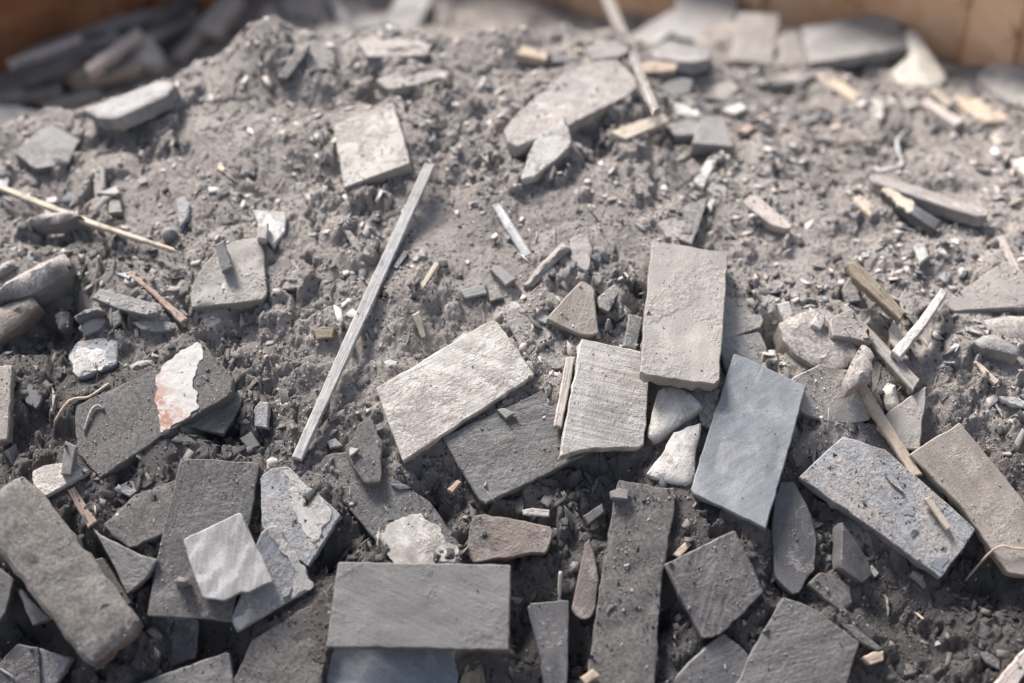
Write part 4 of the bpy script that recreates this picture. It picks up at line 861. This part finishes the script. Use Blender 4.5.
# ------------------------------------------------------------------ loose chips one can still pick out
def surf(x, y):
    return np.maximum(terr(x, y), tops(x, y))
def on_piece(x, y):
    z = np.full(len(x), -9.0); k = np.full(len(x), -1)
    for i, q in enumerate(PIECES):
        bb = q['bb']; m = (x > bb[0]) & (x < bb[1]) & (y > bb[2]) & (y < bb[3])
        if not m.any(): continue
        xs = x[m]; ys = y[m]; inn = inpoly(q['P'], xs, ys); zz = np.where(inn, q['a'] * xs + q['b'] * ys + q['c'], -9.0)
        up = zz > z[m]; idm = np.nonzero(m)[0][up]; z[idm] = zz[up]; k[idm] = i
    k[terr(x, y) > z] = -1
    return k
CR = np.array([q['crumbs'] for q in PIECES] + [1.0])
def frame(x, y):
    e = .003; zx = (surf(x + e, y) - surf(x - e, y)) / (2 * e); zy = (surf(x, y + e) - surf(x, y - e)) / (2 * e)
    return np.clip(zx, -1.2, 1.2), np.clip(zy, -1.2, 1.2)
chipm = []
for i in range(14):
    m = rng.integers(4, 7); an = np.sort(rng.uniform(0, 2 * math.pi, m) * .35 + np.arange(m) * 2 * math.pi / m)
    el = rng.uniform(.35, .9) if i % 2 else rng.uniform(.13, .28); pol = np.stack([np.cos(an) * rng.uniform(.7, 1.1, m), np.sin(an) * el * rng.uniform(.7, 1.1, m)], 1) * (.005 if i % 2 else .0078)
    chipm.append(plate_mesh('loose_chip', pol, .0012 + .0018 * rng.random(), i * 5.1, .0004, .0003, 0, .3, .0022))
kinds = [('mid', 'grey', .34), ('dusty', 'dusty', .22), ('dark', 'dark', .16), ('pale', 'pale', .09), ('blue', 'blue-grey', .06), ('tan', 'tan wooden', .07)]
kp = np.array([k[2] for k in kinds]); kp /= kp.sum(); meshes = {}
n = 3000; cx = rng.uniform(-.40, .42, n); cy = rng.uniform(-.2, .33, n)
dens = fbm(cx * 8, cy * 8, 101, 3) + .25 * sstep(.0, .3, cx) + .15 * sstep(.1, -.1, cy)
kk = on_piece(cx, cy); keep = (dens > rng.uniform(-.15, .75, n)) & (np.where(CR[kk] > .12, CR[kk], 0) * .5 * (kk >= 0) + (kk < 0) > rng.random(n))
cx, cy = cx[keep][:300], cy[keep][:300]; fx, fy = frame(cx, cy); cz = surf(cx, cy)
for i in range(len(cx)):
    kd = kinds[rng.choice(len(kinds), p=kp)]; mi = int(rng.integers(14)); key = (mi, kd[0])
    if key not in meshes:
        mm = chipm[mi].copy(); mm.materials.clear(); mm.materials.append(M[kd[0]]); meshes[key] = mm
    o = bpy.data.objects.new('loose_chip', meshes[key]); C.objects.link(o)
    nv = (Vector((-fx[i], -fy[i], 1)).normalized() + Vector(rng.normal(0, .28, 3))).normalized()
    rot = nv.to_track_quat('Z', 'Y').to_matrix().to_4x4() @ Matrix.Rotation(rng.uniform(0, 6.28), 4, 'Z')
    s = .5 + 1.0 * rng.random() ** 2.2 + (1.1 * rng.random() ** 3 if abs(cx[i] - .02) > .22 else 0)
    o.matrix_world = Matrix.Translation((cx[i], cy[i], cz[i] + .0016 * s)) @ rot @ Matrix.Scale(s, 4)
    tag(o, 'one of the many small %s chips strewn loose over the dust' % kd[1], 'chip', 'loose %s chips' % kd[1])

# ------------------------------------------------------------------ grit, crumbs and splinters nobody could count
def scatter(name, label, n, smin, smax, power, shape, pal, pw, seedn, dmin, dmax, flat=.6, lift=.25, yr=(-.215, .40), cr=1, at=None):
    x = rng.uniform(-.43, .43, n); y = rng.uniform(yr[0], yr[1], n)
    if at is not None: c_ = at[rng.integers(len(at), size=n)]; x = c_[:, 0] + rng.normal(0, .016, n); y = c_[:, 1] + rng.normal(0, .016, n)
    d = fbm(x * 12, y * 12, seedn, 3); k = on_piece(x, y)
    ok = (d > rng.uniform(dmin, dmax, n)) & (np.where(k >= 0, CR[k] ** cr * .55, 1.0) > rng.random(n))
    x, y, k = x[ok], y[ok], k[ok]; n = len(x); z = surf(x, y); fx, fy = frame(x, y)
    s = smin + (smax - smin) * rng.random(n) ** power
    s = np.where(k >= 0, np.minimum(s, smin + .0012 * rng.random(n) ** 2), s)      # what stays on a slab is fine
    if shape == 'crumb':
        V = np.array([(1, 0, 0), (-1, 0, 0), (0, 1, 0), (0, -1, 0), (0, 0, .8), (0, 0, -.8)]); F = np.array([(0, 2, 4), (2, 1, 4), (1, 3, 4), (3, 0, 4), (2, 0, 5), (1, 2, 5), (3, 1, 5), (0, 3, 5)])
    elif shape == 'clod':
        t = (1 + 5 ** .5) / 2
        V = np.array([(-1, t, 0), (1, t, 0), (-1, -t, 0), (1, -t, 0), (0, -1, t), (0, 1, t), (0, -1, -t), (0, 1, -t), (t, 0, -1), (t, 0, 1), (-t, 0, -1), (-t, 0, 1)]) / 1.9
        F = np.array([(0, 11, 5), (0, 5, 1), (0, 1, 7), (0, 7, 10), (0, 10, 11), (1, 5, 9), (5, 11, 4), (11, 10, 2), (10, 7, 6), (7, 1, 8), (3, 9, 4), (3, 4, 2), (3, 2, 6), (3, 6, 8), (3, 8, 9), (4, 9, 5), (2, 4, 11), (6, 2, 10), (8, 6, 7), (9, 8, 1)])
    elif shape == 'shard':
        V = np.array([(-1.2, -.4, -.08), (.9, -.7, -.12), (1.3, .3, -.06), (-.5, .75, -.1), (-1.15, -.38, .08), (.85, -.65, .1), (1.2, .27, .08), (-.48, .7, .12)])
        F = np.array([(0, 2, 1), (0, 3, 2), (4, 5, 6), (4, 6, 7), (0, 1, 5), (0, 5, 4), (1, 2, 6), (1, 6, 5), (2, 3, 7), (2, 7, 6), (3, 0, 4), (3, 4, 7)])
    else:
        V = np.array([(-3, -.22, -.2), (3, -.12, -.1), (3, .12, -.1), (-3, .22, -.2), (-3, -.2, .2), (2.8, -.1, .12), (2.9, .1, .12), (-2.8, .2, .2)])
        F = np.array([(0, 2, 1), (0, 3, 2), (4, 5, 6), (4, 6, 7), (0, 1, 5), (0, 5, 4), (1, 2, 6), (1, 6, 5), (2, 3, 7), (2, 7, 6), (3, 0, 4), (3, 4, 7)])
    nv = len(V)
    vv = V[None] * (1 + rng.normal(0, .2, (n, nv, 3))) * rng.uniform(.65, 1.2, (n, 1, 3))
    if shape == 'clod': vv[:, :, 2] *= flat
    a = rng.uniform(0, 2 * math.pi, n); ca, sa = np.cos(a), np.sin(a)
    vx = vv[:, :, 0] * ca[:, None] - vv[:, :, 1] * sa[:, None]; vy = vv[:, :, 0] * sa[:, None] + vv[:, :, 1] * ca[:, None]
    tx = fx + rng.normal(0, .3, n); ty = fy + rng.normal(0, .3, n)
    vz = vv[:, :, 2] + (vx * tx[:, None] + vy * ty[:, None]) * .85
    co = np.stack([vx * s[:, None] + x[:, None], vy * s[:, None] + y[:, None], vz * s[:, None] + z[:, None] + (s * lift)[:, None]], -1).reshape(-1, 3)
    tri = (F[None] + (np.arange(n) * nv)[:, None, None]).reshape(-1, 3)
    me = fast_mesh(name, co, tri=tri)
    pal = np.array(pal); ci = rng.choice(len(pal), n, p=np.array(pw) / sum(pw)); col = pal[ci] * rng.uniform(.75, 1.25, (n, 1))
    ft = sstep(.03, -.13, y + .55 * np.minimum(x + .12, 0) + .12 * fbm(x * 11, y * 11, 171, 3))           # the foot's crumbs are darkened like the dust they lie in
    ft = ft * np.where(k >= 0, .6, 1.0)
    mean = col.mean(1, keepdims=True); dim = np.where(mean < .45, 1 - .66 * ft[:, None], 1 - .35 * ft[:, None]); col = np.maximum(col * dim, np.minimum(col, .05))
    ca_ = me.color_attributes.new('Col', 'FLOAT_COLOR', 'POINT')
    buf = np.ones((n * nv, 4), np.float32); buf[:, :3] = np.repeat(np.clip(col, 0, 1), nv, 0); ca_.data.foreach_set('color', buf.ravel())
    return tag(link(name, me, 'grit'), label, 'debris', kind='stuff')
DC = (.40, .354, .325); G1 = (.17, .16, .155); DK = (.06, .058, .06); PL = (.37, .34, .315); WH = (.52, .50, .475); BL = (.19, .198, .212); TN = (.40, .32, .23)
scatter('dust_crumbs', 'fine crumbs of ash and dust over the whole heap', 240000, .00025, .0010, 2.2, 'crumb', [DC, G1, DK, PL], [.78, .16, .03, .03], 111, -.8, .35, .75)
scatter('coarse_clods', 'small clods of dust and cinder over the heap', 1200, .0010, .0028, 3.2, 'clod', [DC, G1, DK], [.76, .20, .04], 121, -.3, .5, .5, cr=2)
scatter('slate_grit', 'tiny flat slate flakes strewn over the heap', 32000, .0005, .0038, 3.0, 'shard', [G1, DC, DK, PL, WH, BL], [.34, .33, .14, .09, .03, .07], 131, -.35, .45)
scatter('splinter_litter', 'tiny slivers and fibres strewn over the heap', 11000, .0003, .0019, 2.0, 'sliver', [G1, DK, PL, WH, TN, DC], [.28, .2, .14, .07, .09, .22], 141, -.2, .5, lift=.8)
scatter('hollow_rubble', 'broken slate crumbs filling the gaps between the slabs', 2400, .0012, .0050, 2.6, 'shard', [G1, DC, DK, PL, BL], [.40, .18, .30, .04, .08], 151, -.6, .3, cr=3, at=HOL)
